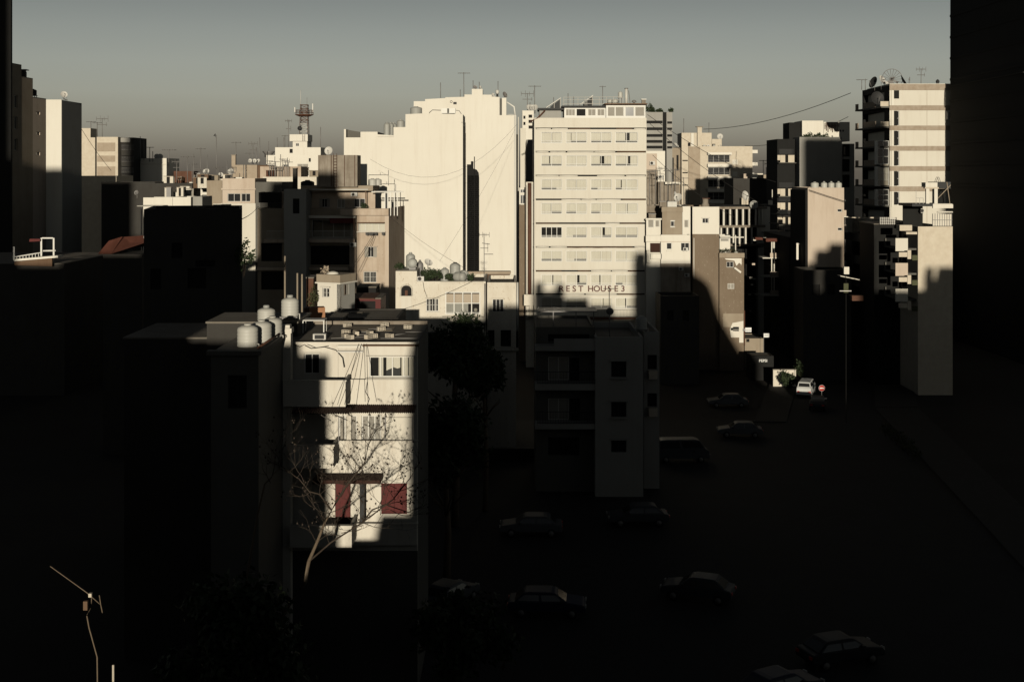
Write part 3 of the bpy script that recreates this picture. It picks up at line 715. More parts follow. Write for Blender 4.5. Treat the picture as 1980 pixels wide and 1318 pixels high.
W2 = pblock('brown_block_wing', 'unlit left wing of the brown apartment block with recessed balconies', 498, 689, 403, 151.6, 14, M['taupe'],
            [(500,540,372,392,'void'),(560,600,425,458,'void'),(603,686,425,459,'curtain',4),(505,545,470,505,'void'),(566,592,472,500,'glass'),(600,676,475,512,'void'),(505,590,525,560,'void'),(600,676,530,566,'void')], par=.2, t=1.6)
W2.add('wall_pier', MB().box(W2.px(676),W2.w-.01,-.12,-.002,0,W2.pz(470)), M['pink'])
W2.add('awning_strip', MB().box(W2.px(600),W2.w+.05,-1.3,-.8,W2.pz(421),W2.pz(416)), M['cream'])
W2.add('awning', MB().slab([(W2.px(640),W2.pz(431)),(W2.w,W2.pz(431)),(W2.w-.1,W2.pz(421)),(W2.px(640),W2.pz(421))], -1.2, -1.15), M['redpaint'])
W2.add('balcony_slab', MB().box(W2.px(515),W2.w,-1.4,-.01,W2.pz(468),W2.pz(461)), M['pink'])
W2.add('balcony_slab', MB().box(W2.px(500),W2.px(676),-1.2,-.01,W2.pz(521),W2.pz(515)), M['pink'])
railing(W2, W2.px(520), W2.w-.1, -1.33, W2.pz(461), 1.0, 'palemet')
W2.add('post', MB().box(W2.w-.2,W2.w-.05,-1.3,-1.15,W2.pz(461),W2.pz(421)), M['wood'])
W2.add('door', MB().box(W2.px(675),W2.px(684),1.45,1.5,W2.pz(460),W2.pz(430)), M['cream'])
ac_unit(wx(676,149.9), 149.9, wz(477,149.9), 'white air conditioner under the balcony of the brown block', None, .8, .5)
PH = pblock('penthouse', 'stained penthouse on the brown block with a white window', 545, 713, 370, 153, 7, M['pink'],
            [(617,638,384,401,'shutter'),(652,667,385,402,'blind'),(685,706,384,401,'glass'),(560,575,376,402,'void')], zb=wz(403,151.6)-.2, par=.1, cat='penthouse')
PH.add('roof_slab', MB().box(PH.px(588),PH.px(725),-2.2,5,PH.H+.1,PH.H+.72), M['taupe'])
PH.add('gutter', MB().tube([(PH.px(590),-2.3,PH.H+.25),(PH.px(716),-2.3,PH.H+.25)], .07, 6), M['frame'])
PH.add('post', MB().box(PH.px(710),PH.px(711.6),-2.0,-1.9,0,PH.H+.1), M['wood'])
PH.add('partition', MB().box(PH.px(713.5),PH.px(726),-.3,.1,0,PH.H+.1), M['pink'])
ac_unit(wx(677,151.9), 151.9+.6, wz(379.5,152), 'white air conditioner on the penthouse wall of the brown block', None, .8, .45)
shrub('dark bush in front of the penthouse window', wx(704,151), 150.8, wz(403,151.6)-.85+.65, .42, 1.0, 220, .2, 5)
pg = thing('pergola', 'open pergola with posts on the brown block terrace', 'pergola', (wx(727,151), 150.6, wz(403,150)-.9))
gx = lambda px: wx(px,151)-wx(727,151)
hz = wz(372,151)-wz(403,150)+.9
for px in (745,750.5,756,763,769): part('post', MB().box(gx(px)-.05,gx(px)+.05,-.05,.05,0,hz), M['frame'], pg)
part('beam', MB().box(-.5,gx(780),-.08,.08,hz,hz+.14), M['palemet'], pg); part('beam', MB().box(-.2,gx(772),2.4,2.55,hz,hz+.14), M['metal'], pg)
part('screen', MB().box(gx(745.5),gx(749.5),.06,.1,.1,hz-.1), M['black'], pg); part('back_post', MB().box(gx(762)-.04,gx(762)+.04,2.4,2.5,0,hz+1.0), M['metal'], pg)
zr = wz(370,153)+.72-.1
WT = pblock('roof_water_tower', 'streaked concrete water tower on the brown block roof', 615, 691, 300, 150, 3.4, M['conc'], zb=wz(361.5,150), par=.15, cat='water tower')
for px in (640.5,666,686): WT.add('rust_pipe', MB().tube([(WT.px(px),-.05,.1),(WT.px(px),-.05,WT.H)], .04, 5), M['rust'])
ladder(wx(648,149.8), 149.7, wz(361,150), wz(297,150), 'leaning ladder on the concrete water tower', 'rust')
cable_y = 0
GT = 'tanks on the brown block roof'
for k, px in enumerate((720, 729)):
    tank(wx(px,152.5), 152.5+.5*k, PH.zb+PH.H+.72, .52, .85, ('left' if k == 0 else 'right')+' of two pale tanks right of the concrete water tower', GT, 'tankpale')
rf = thing('pipe_frame', 'thin pipe frame standing over the two pale roof tanks', 'frame', (wx(714,152), 151.5, PH.zb+PH.H+.72))
part('frame', MB().tube([(0,0,0),(0,0,1.3),(2.4,0,1.3),(2.4,0,0)], .04, 5).tube([(2.4,0,1.3),(2.4,0,1.9)], .04, 5).tube([(1.4,0,1.3),(1.4,0,1.6)], .03, 5), M['metal'], rf)
tank(wx(592,152.5), 153.5, PH.zb+PH.H+.1, .85, 1.25, 'dark round tank left of the concrete water tower', GT, 'black')
pblock('chimney_block', 'dark chimney block left of the dark round tank', 566, 573, 326, 153, 1, M['soot_shade'], zb=PH.zb+PH.H+.1, par=0, cat='chimney')
lowroof('roof_hut', 'shaded white hut with a dark door left of the brown block', 549, 592, 366, 148.5, 'grey', 4, [(566,579,384,413,'void')])

# ---------------------------------------------------------------- the big blank white wall
YW = 162
wp = [(665,250),(669,250),(669,266),(697,266),(697,255),(730,255),(730,260),(761,262),(761,246),(784,246),(784,221),(820,219.5),(895,221)]
W = thing('blank_white_block', 'large stepped block with a blank sunlit white wall in the centre', 'building', (wx(665,YW), YW, 0))
wl_ = lambda x, y, Y=YW: (wx(x,Y)-wx(665,YW), wz(y,Y))
part('wall', MB().slab([(wl_(665,0)[0],0),(wl_(895,0)[0],0)]+[wl_(x,y) for x, y in reversed(wp)], 0, 8), M['white'], W)
part('shaded_side', MB().box(wl_(895,0)[0]+.003,wl_(895,0)[0]+.03,.05,7.95,0,wz(243,YW)), M['soot_shade'], W)  # thin dark sheet, the unlit side's shade put into the colour
part('roof_screen', MB().slab([wl_(669.5,266.5,164),wl_(697,266.5,164),wl_(697,255.5,164),wl_(669.5,251,164)], 1.5, 1.8), M['shade'], W)
part('plinth_band', MB().box(wl_(730,0)[0],wl_(761,0)[0]+.0,-.15,-.002,wz(264.5,YW),wz(263,YW)), M['white'], W)
YB = 175
bp = [(800,196),(822,196),(822,192),(861,190),(861,188.5),(898,187.5),(898,183),(951,183.5),(951,187),(966,188),(966,223),(998,223)]
W3 = thing('rear_white_block', 'taller white block behind the blank wall with rooftop dishes', 'building', (wx(800,YB), YB, 0))
wb_ = lambda x, y, Y=YB: (wx(x,Y)-wx(800,YB), wz(y,Y))
part('wall', MB().slab([(wb_(800,0)[0],0),(wb_(998,0)[0],0)]+[wb_(x,y) for x, y in reversed(bp)], 0, 9), M['white'], W3)
part('lift_room', MB().box(wb_(912,0)[0],wb_(933,0)[0],.8,4,wz(184,YB)-.3,wz(171.5,YB)), M['white'], W3)
part('stair_tower', MB().box(wb_(970.5,0)[0],wb_(979,0)[0],.5,4,wz(224,YB),wz(189,YB)), M['white'], W3)
part('stair_recess', MB().box(wb_(966.5,0)[0],wb_(970.3,0)[0],2,3,wz(224,YB),wz(189,YB)), M['shade'], W3)
part('vent', MB().box(wb_(876.5,0)[0],wb_(883,0)[0],-.03,-.002,wz(202,YB),wz(197.5,YB)), M['black'], W3)
part('vent_ring', MB().tube([(wb_(872.5,0)[0]+.15*math.cos(a*.524),-.02,wz(197,YB)+.15*math.sin(a*.524)) for a in range(13)], .03, 4), M['black'], W3)
part('roof_frame', MB().tube([(wb_(980,0)[0],1,wz(197,YB)),(wb_(994,0)[0],1,wz(206,YB)),(wb_(996.5,0)[0],1,wz(224,YB))], .12, 6).tube([(wb_(981,0)[0],1,wz(221,YB)),(wb_(995,0)[0],1,wz(221,YB))], .05, 5), M['frame'], W3)
part('drain_pipe', MB().tube([(wb_(995.6,0)[0],-.12,0),(wb_(995.6,0)[0],-.12,wz(224,YB))], .11, 6), M['frame'], W3)
part('drain_pipe', MB().tube([(wb_(999.3,0)[0],.3,0),(wb_(999.3,0)[0],.3,wz(260,YB))], .16, 6), M['black'], W3)
part('edge_fin', MB().box(wb_(998.2,0)[0]+.25,wb_(1003,0)[0],.6,6,0,wz(226,YB)), M['cream'], W3)
# dark slatted strip added as the shadow between the two blocks
sh = thing('shadow_strip', 'dark slatted strip standing in for a shadow between the two white blocks', 'shaft', (wx(903,YB-.1), YB-.35, 0))
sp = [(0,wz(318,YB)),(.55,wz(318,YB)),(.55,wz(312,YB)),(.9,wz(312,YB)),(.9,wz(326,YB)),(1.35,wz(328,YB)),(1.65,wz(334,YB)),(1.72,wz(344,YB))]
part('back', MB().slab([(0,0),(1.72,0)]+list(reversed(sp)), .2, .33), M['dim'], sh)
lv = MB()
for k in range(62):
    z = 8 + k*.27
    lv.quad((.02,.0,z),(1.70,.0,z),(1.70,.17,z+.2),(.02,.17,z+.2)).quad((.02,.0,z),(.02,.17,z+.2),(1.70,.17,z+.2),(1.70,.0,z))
part('louvre', lv, M['dim'], sh); part('shadow_pole', MB().tube([(1.05,.1,8),(1.05,.1,wz(303,YB))], .07, 6), M['dim'], sh)  # dark slats and pole draw the outline of the shadow
GWt = 'tanks on the big white blocks'
for k, px in enumerate((748,753.5,758)): tank(wx(px,163), 163.2+k*1.0, wz(262,YW)-.0, .42+.02*k, 1.75, 'one of the tall grey tanks on the left step of the white block', GWt, 'tankgrey')
tank(wx(774,163), 163.4, wz(246,YW), .52, 1.0, 'single grey tank on the middle step of the white block', None, 'tankgrey')
tank(wx(804.5,163), 163.2, wz(220.5,YW), .78, 1.0, 'broad grey tank on the upper step of the white block', None, 'tankgrey')
ac = thing('roof_cabinet', 'white plant cabinet on the upper step of the white block', 'cabinet', (wx(853,161.5), 162.2, wz(220.5,YW)))
part('body', MB().box(0,wx(880,162)-wx(853,162),0,.8,.1,.75), M['frame'], ac); part('door', MB().box(.75,1.0,-.01,-.002,.12,.72), M['shade'], ac); part('skid', MB().box(.1,1.7,.1,.7,0,.1), M['black'], ac)
part('duct', MB().tube([(-.1,.4,.5),(-1.2,.4,.55),(-1.6,.4,.2),(-1.6,.4,0)], .05, 5).tube([(1.85,.4,.5),(2.3,.4,.45),(2.6,.3,0),(2.7,-.25,-1.2)], .04, 5), M['metal'], ac)
GAw = 'aerials on the rear white block'
zb_ = wz(188,YB)
for px, h, kd, sp_, lab in ((852,2.2,2,1,'short whip aerial on the left of the rear white block'),(897,3.3,0,1.7,'tall comb-shaped television aerial on the rear white block'),(890,1.2,2,1,'short pole beside the comb-shaped aerial'),(914.5,1.6+.9,2,1,'pole aerial left of the rear lift room'),(927,1.4+.9,2,1,'pole aerial on the rear lift room'),(963,2.4,2,1,'pole aerial at the right stair of the rear white block')):
    aerial(wx(px,177), 177, zb_ if not 905 < px < 933 else zb_, h+(.35 if px == 897 else 0), lab, None, sp_, kd)
for px, r in ((919,.3),(928,.25),(953,.32),(975,.45)): dish(wx(px,177.5), 175.8+(.0 if px > 940 else 1.0), wz(184,YB)-.3+ (.9 if px < 940 else -.3), r, 'small dish on the rear white block', 'small dishes on the rear white block', R.uniform(-40,60), 20, pole=.5)
vt = thing('roof_ventilator', 'dark-bellied roof ventilator on the rear white block', 'ventilator', (wx(961.5,176), 176.5, wz(187.5,YB)))
part('stem', MB().tube([(0,0,0),(0,0,.6)], .14, 8), M['black'], vt); part('head', MB().lathe([(.16,.5),(.26,.65),(.26,.95),(.12,1.1)], 10), M['palemet'], vt)

# ---------------------------------------------------------------- narrow things between the white wall and the hotel
P = pblock('far_white_tower', 'distant slim white tower with small balconies behind the hotel', 1010, 1032, 214, 240, 8, M['white'], [(1012,1016,224,230,'void'),(1012,1016,236,242,'void'),(1022,1029,222,228,'void'),(1022,1029,232,238,'void'),(1022,1029,243,249,'void')], par=.5)
for px, h, kd in ((1020,4.0,1),(1034,5.5,0),(1025,2.2,2)): aerial(wx(px,241), 242, P.rz_top, h, 'aerial on the distant slim white tower', 'aerials on the slim far tower', 2.4, kd)
for k in range(4): dish(wx(1022+k*4.5,241), 241.5, P.rz_top, .6, 'dish on the distant slim white tower', 'dishes on the slim far tower', R.uniform(-40,40), 20, pole=.9)
pblock('narrow_house', 'slim cream house wedged beside the white wall', 1006, 1017, 248, 190, 8, M['cream'], par=.3)
pblock('narrow_house', 'slim grey house directly left of the hotel', 1018, 1031, 270, 186, 8, M['grey'], par=.3)
pblock('narrow_house', 'slim speckled concrete wall left of the hotel', 1004, 1016, 396, 165, 5, M['brown'], par=.1)
P = pblock('narrow_house', 'small white glazed box above the speckled wall', 1004, 1017, 363, 166.5, 4, M['white'], [(1006,1015,366,373,'glass'),(1006,1015,377,394,'glass')], par=.2)
P = pblock('pipe_wall', 'pale wall strip with thick rusty pipes beside the hotel', 1017, 1032.5, 352, 160, 3, M['old'], par=.1)
P.add('rust_pipe', MB().tube([(P.px(1024),-.25,P.pz(572)),(P.px(1024),-.25,P.H-.1)], .24, 8), M['rust'])
P.add('thin_pipe', MB().tube([(P.px(1029.5),-.15,P.pz(572)),(P.px(1029.5),-.15,P.H-.2)], .07, 6), M['frame'])
P.add('thin_pipe', MB().tube([(P.px(1018.6),-.15,P.pz(600)),(P.px(1018.6),-.15,P.H-.4)], .06, 6), M['palemet'])
P.add('ledge_box', MB().box(P.px(1013),P.w+.1,-1.0,-.3,P.pz(589),P.pz(568)), M['old'])
P.add('column', MB().tube([(P.px(1020),-.7,P.pz(616)),(P.px(1020),-.7,P.pz(590))], .28, 10), M['old'])

# ---------------------------------------------------------------- the hotel with the lettered front
YG = 157
lines = [247, 292, 338, 384, 430, 476, 522, 567]
cols = [(1046,1087),(1094,1135),(1142,1183),(1189.5,1233.5)]
wins, grooves = [], []
for y in lines:
    grooves.append((1036,1249,y,y+3.2))
    for a, b in cols: wins.append((a,b,y+8.5,y+30,'none'))
G = pblock('hotel_block', 'cream hotel block with rows of curtained windows and a red lettered sign', 1033, 1250, 228, YG, 16, M['cream'], [(*g,'groove') for g in grooves]+wins, par=.6, t=.5)
frH = G.pz(lines[0]+8.5)-G.pz(lines[0]+30)
rr = random.Random(21)
cur_me = {}
for fl, y in enumerate(lines):
    # rolled awnings lying in the groove
    q = 1037.0
    while q < 1240:
        L = rr.uniform(22, 60); e = min(q+L, 1248); c = rr.random()
        if c > .22:
            G.add('awning_roll', MB().tube([(G.px(q),.06,G.pz(y+1.9)),(G.px((q+e)/2),.03,G.pz(y+1.9)-rr.uniform(-.03,.05)),(G.px(e),.06,G.pz(y+1.9))], .085, 6), M['white' if c > .55 else 'wood'])
        q = e+rr.uniform(1,4)
    for ci, (a, b) in enumerate(cols):
        x0, x1, z0 = G.px(a), G.px(b), G.pz(y+30); w = x1-x0; h = frH
        dark = (fl == 4 and ci == 0)
        f = G.window(x0, x1, z0, z0+h, 'curtain' if not dark else 'curtain', y=.06, n=2 if not dark else 4, b=.07)
        part('sill_rail', cached(('srail', round(w,2)), lambda: MB().box(.05,w-.05,-.03,.0,.26,.32).box(.05,w-.05,-.03,.0,.1,.14).mesh('sill_rail')), M['frame'], f)
        part('room', cached(('room', round(w,2)), lambda: MB().quad((0,.4,0),(w,.4,0),(w,.4,h),(0,.4,h)).mesh('room')), M['dark'], f)
        if dark: continue
        g = rr.choice((0,0,.06,.12,.3)) if not (fl, ci) in ((0,3),(1,2)) else .55
        cut = rr.uniform(.25,.75) if g < .5 else .55
        for s in (0, 1):
            c0, c1 = (0.03, w*cut-g/2) if s == 0 else (w*cut+g/2, w-.03)
            if c1-c0 < .1: continue
            cw = round((c1-c0)*4)/4 or .25
            me = cached(('curt', cw), lambda: pleats(cw, h-.1, .07))
            lift = .36 if rr.random() < .6 else .1
            o = part('curtain', me, M['cloth'], f, (c0, .26, lift)); o.scale.x = (c1-c0)/cw; o.scale.z = (h-.06-lift)/(h-.1)
for x0, x1, t_ in ((1033,1250,0),): 
    for y in lines: G.add('slab_lip', MB().box(-.03,G.w+.03,-.16,-.003,G.pz(y),G.pz(y-1.5)), M['cream'])
for k, ch_ in enumerate('REST HOUSE3'):
    if ch_ == ' ': continue
    px = (1085.2,1098,1110.3,1123,0,1142,1154,1166.5,1178.5,1191.3,1204.5)[k]
    G.add('letter', letters(ch_, .74, .08), M['letter'], G.px(px), -.05, G.pz(563.4))
# roof level
RG = G.rz_top
P = pblock('roof_lounge', 'long glazed roof lounge on the hotel, right half', 1172, 1248, 204, YG+.5, 6, M['frame'], [(1175,1189,207,225,'blind',1),(1190,1206,207,225,'blind',1),(1209,1226,207,225,'glass',1),(1228,1246,207,225,'blind',1)], zb=RG, par=.1, cat='roof lounge')
P.add('eave', MB().box(-.2,P.w+.2,-.4,6,P.H+.1,P.H+.25), M['wood'])
P = pblock('roof_lounge', 'glazed roof lounge with clothes on the hotel, left half', 1091, 1171, 209, YG+.6, 5, M['frame'], [(1094,1112,211,224,'blind',3),(1115,1132,211,224,'void',2),(1137,1152,211,224,'blind',2),(1155,1169,211,224,'blind',2)], zb=RG, par=.1, cat='roof lounge')
P.add('eave', MB().box(-.3,P.w-.02,-.5,5,P.H+.1,P.H+.28), M['black'])
P = pblock('roof_lounge', 'sagging dark tarpaulin shelter at the left end of the hotel roof', 1043, 1085, 214, YG+.6, 4, M['grey'], zb=RG, par=.05, cat='roof shelter')
P.add('tarpaulin', MB().box(-.2,P.w+.4,-.6,4,P.H+.06,P.H+.3), M['black'])
P.add('tarp_edge', MB().tube([(-1.2,-.5,.1),(-.2,-.55,.6),(.7,-.6,P.H)], .09, 5), M['rust'])
for k, (a, b, lab) in enumerate(((1056,1084,'left sloped solar panel frame on the hotel roof'),(1120,1146,'right sloped solar panel frame on the hotel roof'))):
    s = thing('solar_panel', lab, 'solar panel', (wx(a,160), 159.5, wz(214 if k == 0 else 209,YG+.6)+.3), 0, 'solar panels on the hotel roof')
    L = wx(b,160)-wx(a,160); hh = 1.25
    part('panel', MB().slab([(0,.1),(L,hh+.1),(L,hh+.22),(0,.22)], -.2, 1.4), M['palemet'], s)
    part('support', MB().slab([(.5,.25),(L-.05,.05),(L-.05,hh),(.5,.3)], .5, .6) if 0 else MB().tube([(L-.05,0,-.3),(L-.05,0,hh+.1)], .05, 4).tube([(L*.55,0,-.3),(L*.55,0,hh*.6)], .04, 4).tube([(.05,0,-.3),(.05,0,.15)], .05, 4), M['palemet'], s)
    part('tank_cover', MB().slab([(L*.3,0),(L-.1,0),(L-.1,hh-.05),(L*.3,hh*.27)], .1, 1.2), M['black'], s)
rl = thing('roof_railing', 'thin pipe railing along the hotel roof', 'railing', (wx(1090,158.5), 158.5, wz(209,YG)+.1))
mb = MB(); L = wx(1200,158.5)-wx(1090,158.5)
for zz in (.5,1.0,1.35): mb.tube([(0,0,zz),(L,0,zz+.05)], .03, 4)
for k in range(9): mb.tube([(L*k/8,0,0),(L*k/8,0,1.4)], .03, 4)
part('rail', mb, M['palemet'], rl)
GR = 'things on the hotel roof'
aerial(wx(1166,160), 160.5, wz(204,YG)+.3, 2.4, 'bent aerial on the hotel roof', None, .8, 0)
for px, h in ((1110,1.6),(1071,1.5),(1099,2.0)): aerial(wx(px,160), 161, wz(212,YG)+.3, h, 'short pole on the hotel roof', 'short poles on the hotel roof', 1, 2)
cw = thing('chimney_pipe', 'tall pale flue pipe on the hotel roof', 'flue', (wx(1211,160), 160, wz(204,YG+.5)+.25))
part('pipe', MB().tube([(0,0,0),(0,0,2.0)], .19, 10), M['palemet'], cw); part('cap', MB().lathe([(.24,2.0),(.24,2.12)], 10), M['metal'], cw)
part('brace', MB().tube([(.5,0,0),(.3,0,1.8)], .04, 4), M['metal'], cw)
tank(wx(1200,160), 160.4, wz(204,YG+.5)+.25, .3, .8, 'white tank on legs beside the hotel flue pipe', None, 'tankpale', .9)
for px in (1180,1190): tank(wx(px,160.5), 161, wz(204,YG+.5)+.25, .38, .75, 'small grey tank by the hotel flue pipe', 'small tanks by the hotel flue', 'tankpale')
cw = thing('roof_cowl', 'dark round vent cowl on the hotel roof', 'vent', (wx(1226,160), 160, wz(204,YG+.5)+.25))
part('cowl', MB().lathe([(.12,0),(.12,.25),(.32,.32),(.25,.5),(.08,.58)], 12), M['metal'], cw)
cw = thing('chimney_stack', 'square capped chimney at the right end of the hotel roof', 'chimney', (wx(1244.5,159), 159, wz(204,YG+.5)+.25))
part('stack', MB().box(-.25,.25,-.25,.25,0,.55), M['conc'], cw); part('cap', MB().box(-.33,.33,-.33,.33,.55,.65), M['frame'], cw)
# little balcony with fancy railing low on the hotel
railing(G, G.px(1140), G.px(1232), -.9, G.pz(612), 1.0, 'black', .18)
G.add('balcony_slab', MB().box(G.px(1138),G.px(1234),-1.0,-.003,G.pz(616),G.pz(612.2)), M['rust'])

# ---------------------------------------------------------------- old white house with the pointed arch
YA = 110
A = pblock('arch_house', 'old peeling white house with a pointed arch niche and a glazed bay', 765, 939, 544, YA, 9, M['old'],
           [(776,795.5,560,572,'none'),(824,848,577,602,'none'),(861,929,564,608,'none')], par=.35, t=.5)
za0, za1 = A.pz(572), A.pz(560); xa0, xa1 = A.px(776), A.px(795.5); xm = (xa0+xa1)/2
ht = A.pz(552)-A.pz(560)
# raised left end with the arch head cut by curved spandrels
A.add('raised_wall', MB().box(0,A.px(806),0.02,.5,A.H+.001,A.pz(524)).box(0,A.px(806),.501,5,A.H-.3,A.pz(524)), M['old'])
mb = MB()
for s in (0, 1):
    for k in range(8):
        q0, q1 = k/8, (k+1)/8
        f = lambda q: (xa1-xa0)/2*(1-q**2.0)
        z0, z1 = za1-ht*.2+(ht*1.2)*q0*.9, za1-ht*.2+(ht*1.2)*q1*.9
        pass
part('arch_niche', MB().slab([(xa0,za0)]+[(xa1,za0)]+[(xm+(xa1-xa0)/2*math.cos(a*math.pi/16)**.8,za1+ht*math.sin(a*math.pi/16)**1.1) for a in range(9)]+[(xm-(xa1-xa0)/2*math.cos((8-a)*math.pi/16)**.8,za1+ht*math.sin((8-a)*math.pi/16)**1.1) for a in range(9)], -.02, -.004), M['dark'], A.root)
arc = [(xa1+.06,-.03,za0)]+[(xm+((xa1-xa0)/2+.06)*math.cos(a*math.pi/16)**.8,-.03,za1+(ht+.07)*math.sin(a*math.pi/16)**1.1) for a in range(9)]+[(xm-((xa1-xa0)/2+.06)*math.cos((8-a)*math.pi/16)**.8,-.03,za1+(ht+.07)*math.sin((8-a)*math.pi/16)**1.1) for a in range(9)]+[(xa0-.06,-.03,za0)]
A.add('arch_moulding', MB().tube(arc, .06, 5), M['old'])
A.add('arch_lattice', MB().box(xm-.12,xm+.12,-.06,-.025,za0+.02,za0+.5), M['rust'])
A.add('blind_panel', MB().box(xa0,xa1,-.05,-.003,A.pz(628),za0-.02), M['cream'])
A.add('pilaster', MB().box(A.px(798),A.px(803),-.08,-.003,0,A.pz(570)), M['old'])
f = A.window(A.px(824), A.px(848), A.pz(602), A.pz(577), 'grille', y=.1, n=4, b=.05)
A.add('window_hood', MB().box(A.px(822),A.px(850.5),-.22,-.003,A.pz(577.5),A.pz(575.6)), M['old'])
A.add('window_sill', MB().box(A.px(823),A.px(849.5),-.18,-.003,A.pz(604),A.pz(602.2)), M['white'])
f = A.window(A.px(861), A.px(929), A.pz(608), A.pz(564), 'curtain', y=-.05, n=4, m=2, b=.09)
bw = A.px(929)-A.px(861); bh = A.pz(564)-A.pz(608)
part('lower_rail', MB().box(.05,bw-.05,-.02,.04,.15,.2), M['frame'], f)
for k in range(4): part('upper_board', MB().box(bw*k/4+.06,bw*(k+1)/4-.06,.12,.15,bh*.52,bh*.9), M['rose'], f)
part('curtain', pleats(bw*.63,bh*.45,.05), M['grey'], f, (.06,.15,.06))
part('room', MB().quad((0,.44,0),(bw,.44,0),(bw,.44,bh),(0,.44,bh)), M['dark'], f)
part('clock_disc', MB().tube([(bw*.86,.12,bh*.2),(bw*.86,.14,bh*.2)], .16, 12), M['shutter'], f)
A.add('bay_slab', MB().box(A.px(855),A.px(934),-.5,-.004,A.pz(624),A.pz(611)), M['old'])
A.add('bay_slab', MB().tube([(A.px(934),-.25,A.pz(624)+.02),(A.px(934),-.25,A.pz(611)-.02)], .26, 12), M['old'])
A.add('column', MB().tube([(A.px(933),-.2,A.pz(660)),(A.px(933),-.2,A.pz(624))], .12, 10), M['old'])
A.add('cornice', MB().box(A.px(852),A.px(934),-.25,-.004,A.pz(547.5),A.pz(545)), M['old'])
A.add('drain_pipe', MB().tube([(A.px(937.5),-.1,A.pz(640)),(A.px(937.5),-.1,A.pz(548))], .06, 6), M['metal'])
A.add('loose_cable', MB().tube([(A.px(818),-.05,A.pz(545)),(A.px(820),-.05,A.pz(558)),(A.px(826),-.05,A.pz(575))], .02, 4), M['cable'])
B2_ = pblock('arch_house_wing', 'half-shaded plain right wing of the old arch house', 942, 998, 546, YA+1, 8, M['old'], [(952,974,578,603,'glass',3),(941.8+1.5,956,638,670,'void'),(968,988,638,670,'void')], par=.35)
B2_.add('window_hood', MB().box(B2_.px(949.5),B2_.px(976),-.2,-.003,B2_.pz(578.5),B2_.pz(576.6)), M['old'])
B2_.add('plinth', MB().box(-.1,B2_.w+.2,-.3,-.003,B2_.pz(677),B2_.pz(672)), M['old'])
B2_.add('service_pipes', MB().tube([(B2_.w+.12,.1,B2_.pz(640)),(B2_.w+.12,.1,B2_.H)], .1, 6), M['palemet'])
RA = A.rz_top; GT = 'water tanks on the old arch house roof'
tank(wx(793,113), 113.5, A.H+A.zb-.3+1.0+.0 if 0 else A.pz(524)+.0, .42, 1.35, 'tall grey tank on the raised end of the arch house', GT, 'tankgrey')
tank_lying(wx(797,111.2), 111.6, A.pz(524), .42, .9, 'lying grey tank on the raised end of the arch house', GT, 0)
tank(wx(812,114), 114, RA, .32, 1.9, 'dark narrow tank behind the arch house shrubs', GT, 'metal')
tank(wx(860,114), 114, RA, .4, 1.25, 'grey tank left of the twin roof tanks on the arch house', GT, 'tankgrey')
tank(wx(879.5,115), 115.5, RA, .5, 1.65, 'tall grey tank in the middle of the arch house roof', GT, 'tankgrey')
tank_lying(wx(889,112), 112, RA, .42, 1.2, 'lying grey tank at the front of the arch house roof', GT, rad(60))
tank_lying(wx(897,113.5), 113.5, RA, .45, .9, 'lying round-ended tank right of the arch house roof', GT, rad(10))
ac_unit(wx(806.5,110.2), 110.3, A.H+.0, 'white air conditioner on the arch house roof edge', None, .6, .42)
for k, (px, r, h) in enumerate(((818,.5,1.3),(827,.7,1.6),(836,.65,1.5),(845,.5,1.2),(868,.45,.9),(908,.6,.8),(772,.5,.6))):
    shrub(('first','second','third','fourth','fifth','sixth','lone leftmost')[k]+' dark shrub from the left on the arch house roof' if k < 6 else 'low shrub on the raised end of the arch house roof', wx(px,112), 112+.4*(k%3), RA if px > 806 else A.pz(524), r, h, 420, .16, 40+k, 'leaf', 'shrubs on the arch house roof', 'roof_shrub')
P = pblock('roof_shed', 'low brown shed with a tiled edge behind the arch house', 906, 986, 530, 119, 3, M['wood'], par=.05)
P.add('tile_edge', MB().box(-.1,P.w+.1,-.5,.2,P.H+.06,P.H+.28), M['tan'])
dish(wx(826,114), 115, RA+.2, .4, 'pale dish among the arch house shrubs', None, 30, 40, pole=1.3)
t = aerial(wx(935,109.5), 112.5, RA, 4.5, 'three-armed aerial on the arch house roof', None, .9, 1)
part('boom', MB().tube([(0,0,2.6),(.8,0,2.6)], .03, 4).tube([(-.2,0,3.6),(.5,0,3.5)], .03, 4), M['metal'], t)

# ---------------------------------------------------------------- small houses in front of the brown block
Hh = thing('small_white_house', 'small white house with a brown parapet between the brown block and the near roof', 'building', (wx(614,95), 95, 0), rad(-24))
wS, dS = wx(664,95)-wx(614,95), 2.2; z1 = wz(530,95)
pf = Panel(Hh); ps = Panel(Hh, (wS,0,0), rad(90))
h1 = (.42, 1.05, wz(574,95), wz(556,95)); h2 = (.5, 1.35, wz(570,95), wz(550,95))
pf.add('wall', facade(MB(), wS, 0, wz(545,95), [h1], .25), M['white']); pf.window(*h1, kind='grille', y=.1)
ps.add('wall', facade(MB(), dS, 0, wz(545,95), [h2], .25), M['grey']); ps.window(*h2, kind='shutter', y=.1, n=2, fm='wood')
part('core', MB().box(.02,wS-.26,.26,dS,0,wz(545,95)-.01), M['dark'], Hh)
part('parapet', MB().box(-.06,wS+.06,-.06,dS+.06,wz(545,95)+.002,z1-.0), M['taupe'], Hh)
part('cornice', MB().box(-.14,wS+.14,-.14,dS+.14,wz(547.5,95),wz(545,95)), M['white'], Hh)
part('window_hood', MB().box(h1[0]-.1,h1[1]+.12,-.2,-.003,h1[3]+.05,h1[3]+.12), M['white'], Hh)
tb = thing('roof_bundle', 'bundle of junk under a cloth on the small white house roof', 'bundle', (wx(632,95.6), 95.4, z1))
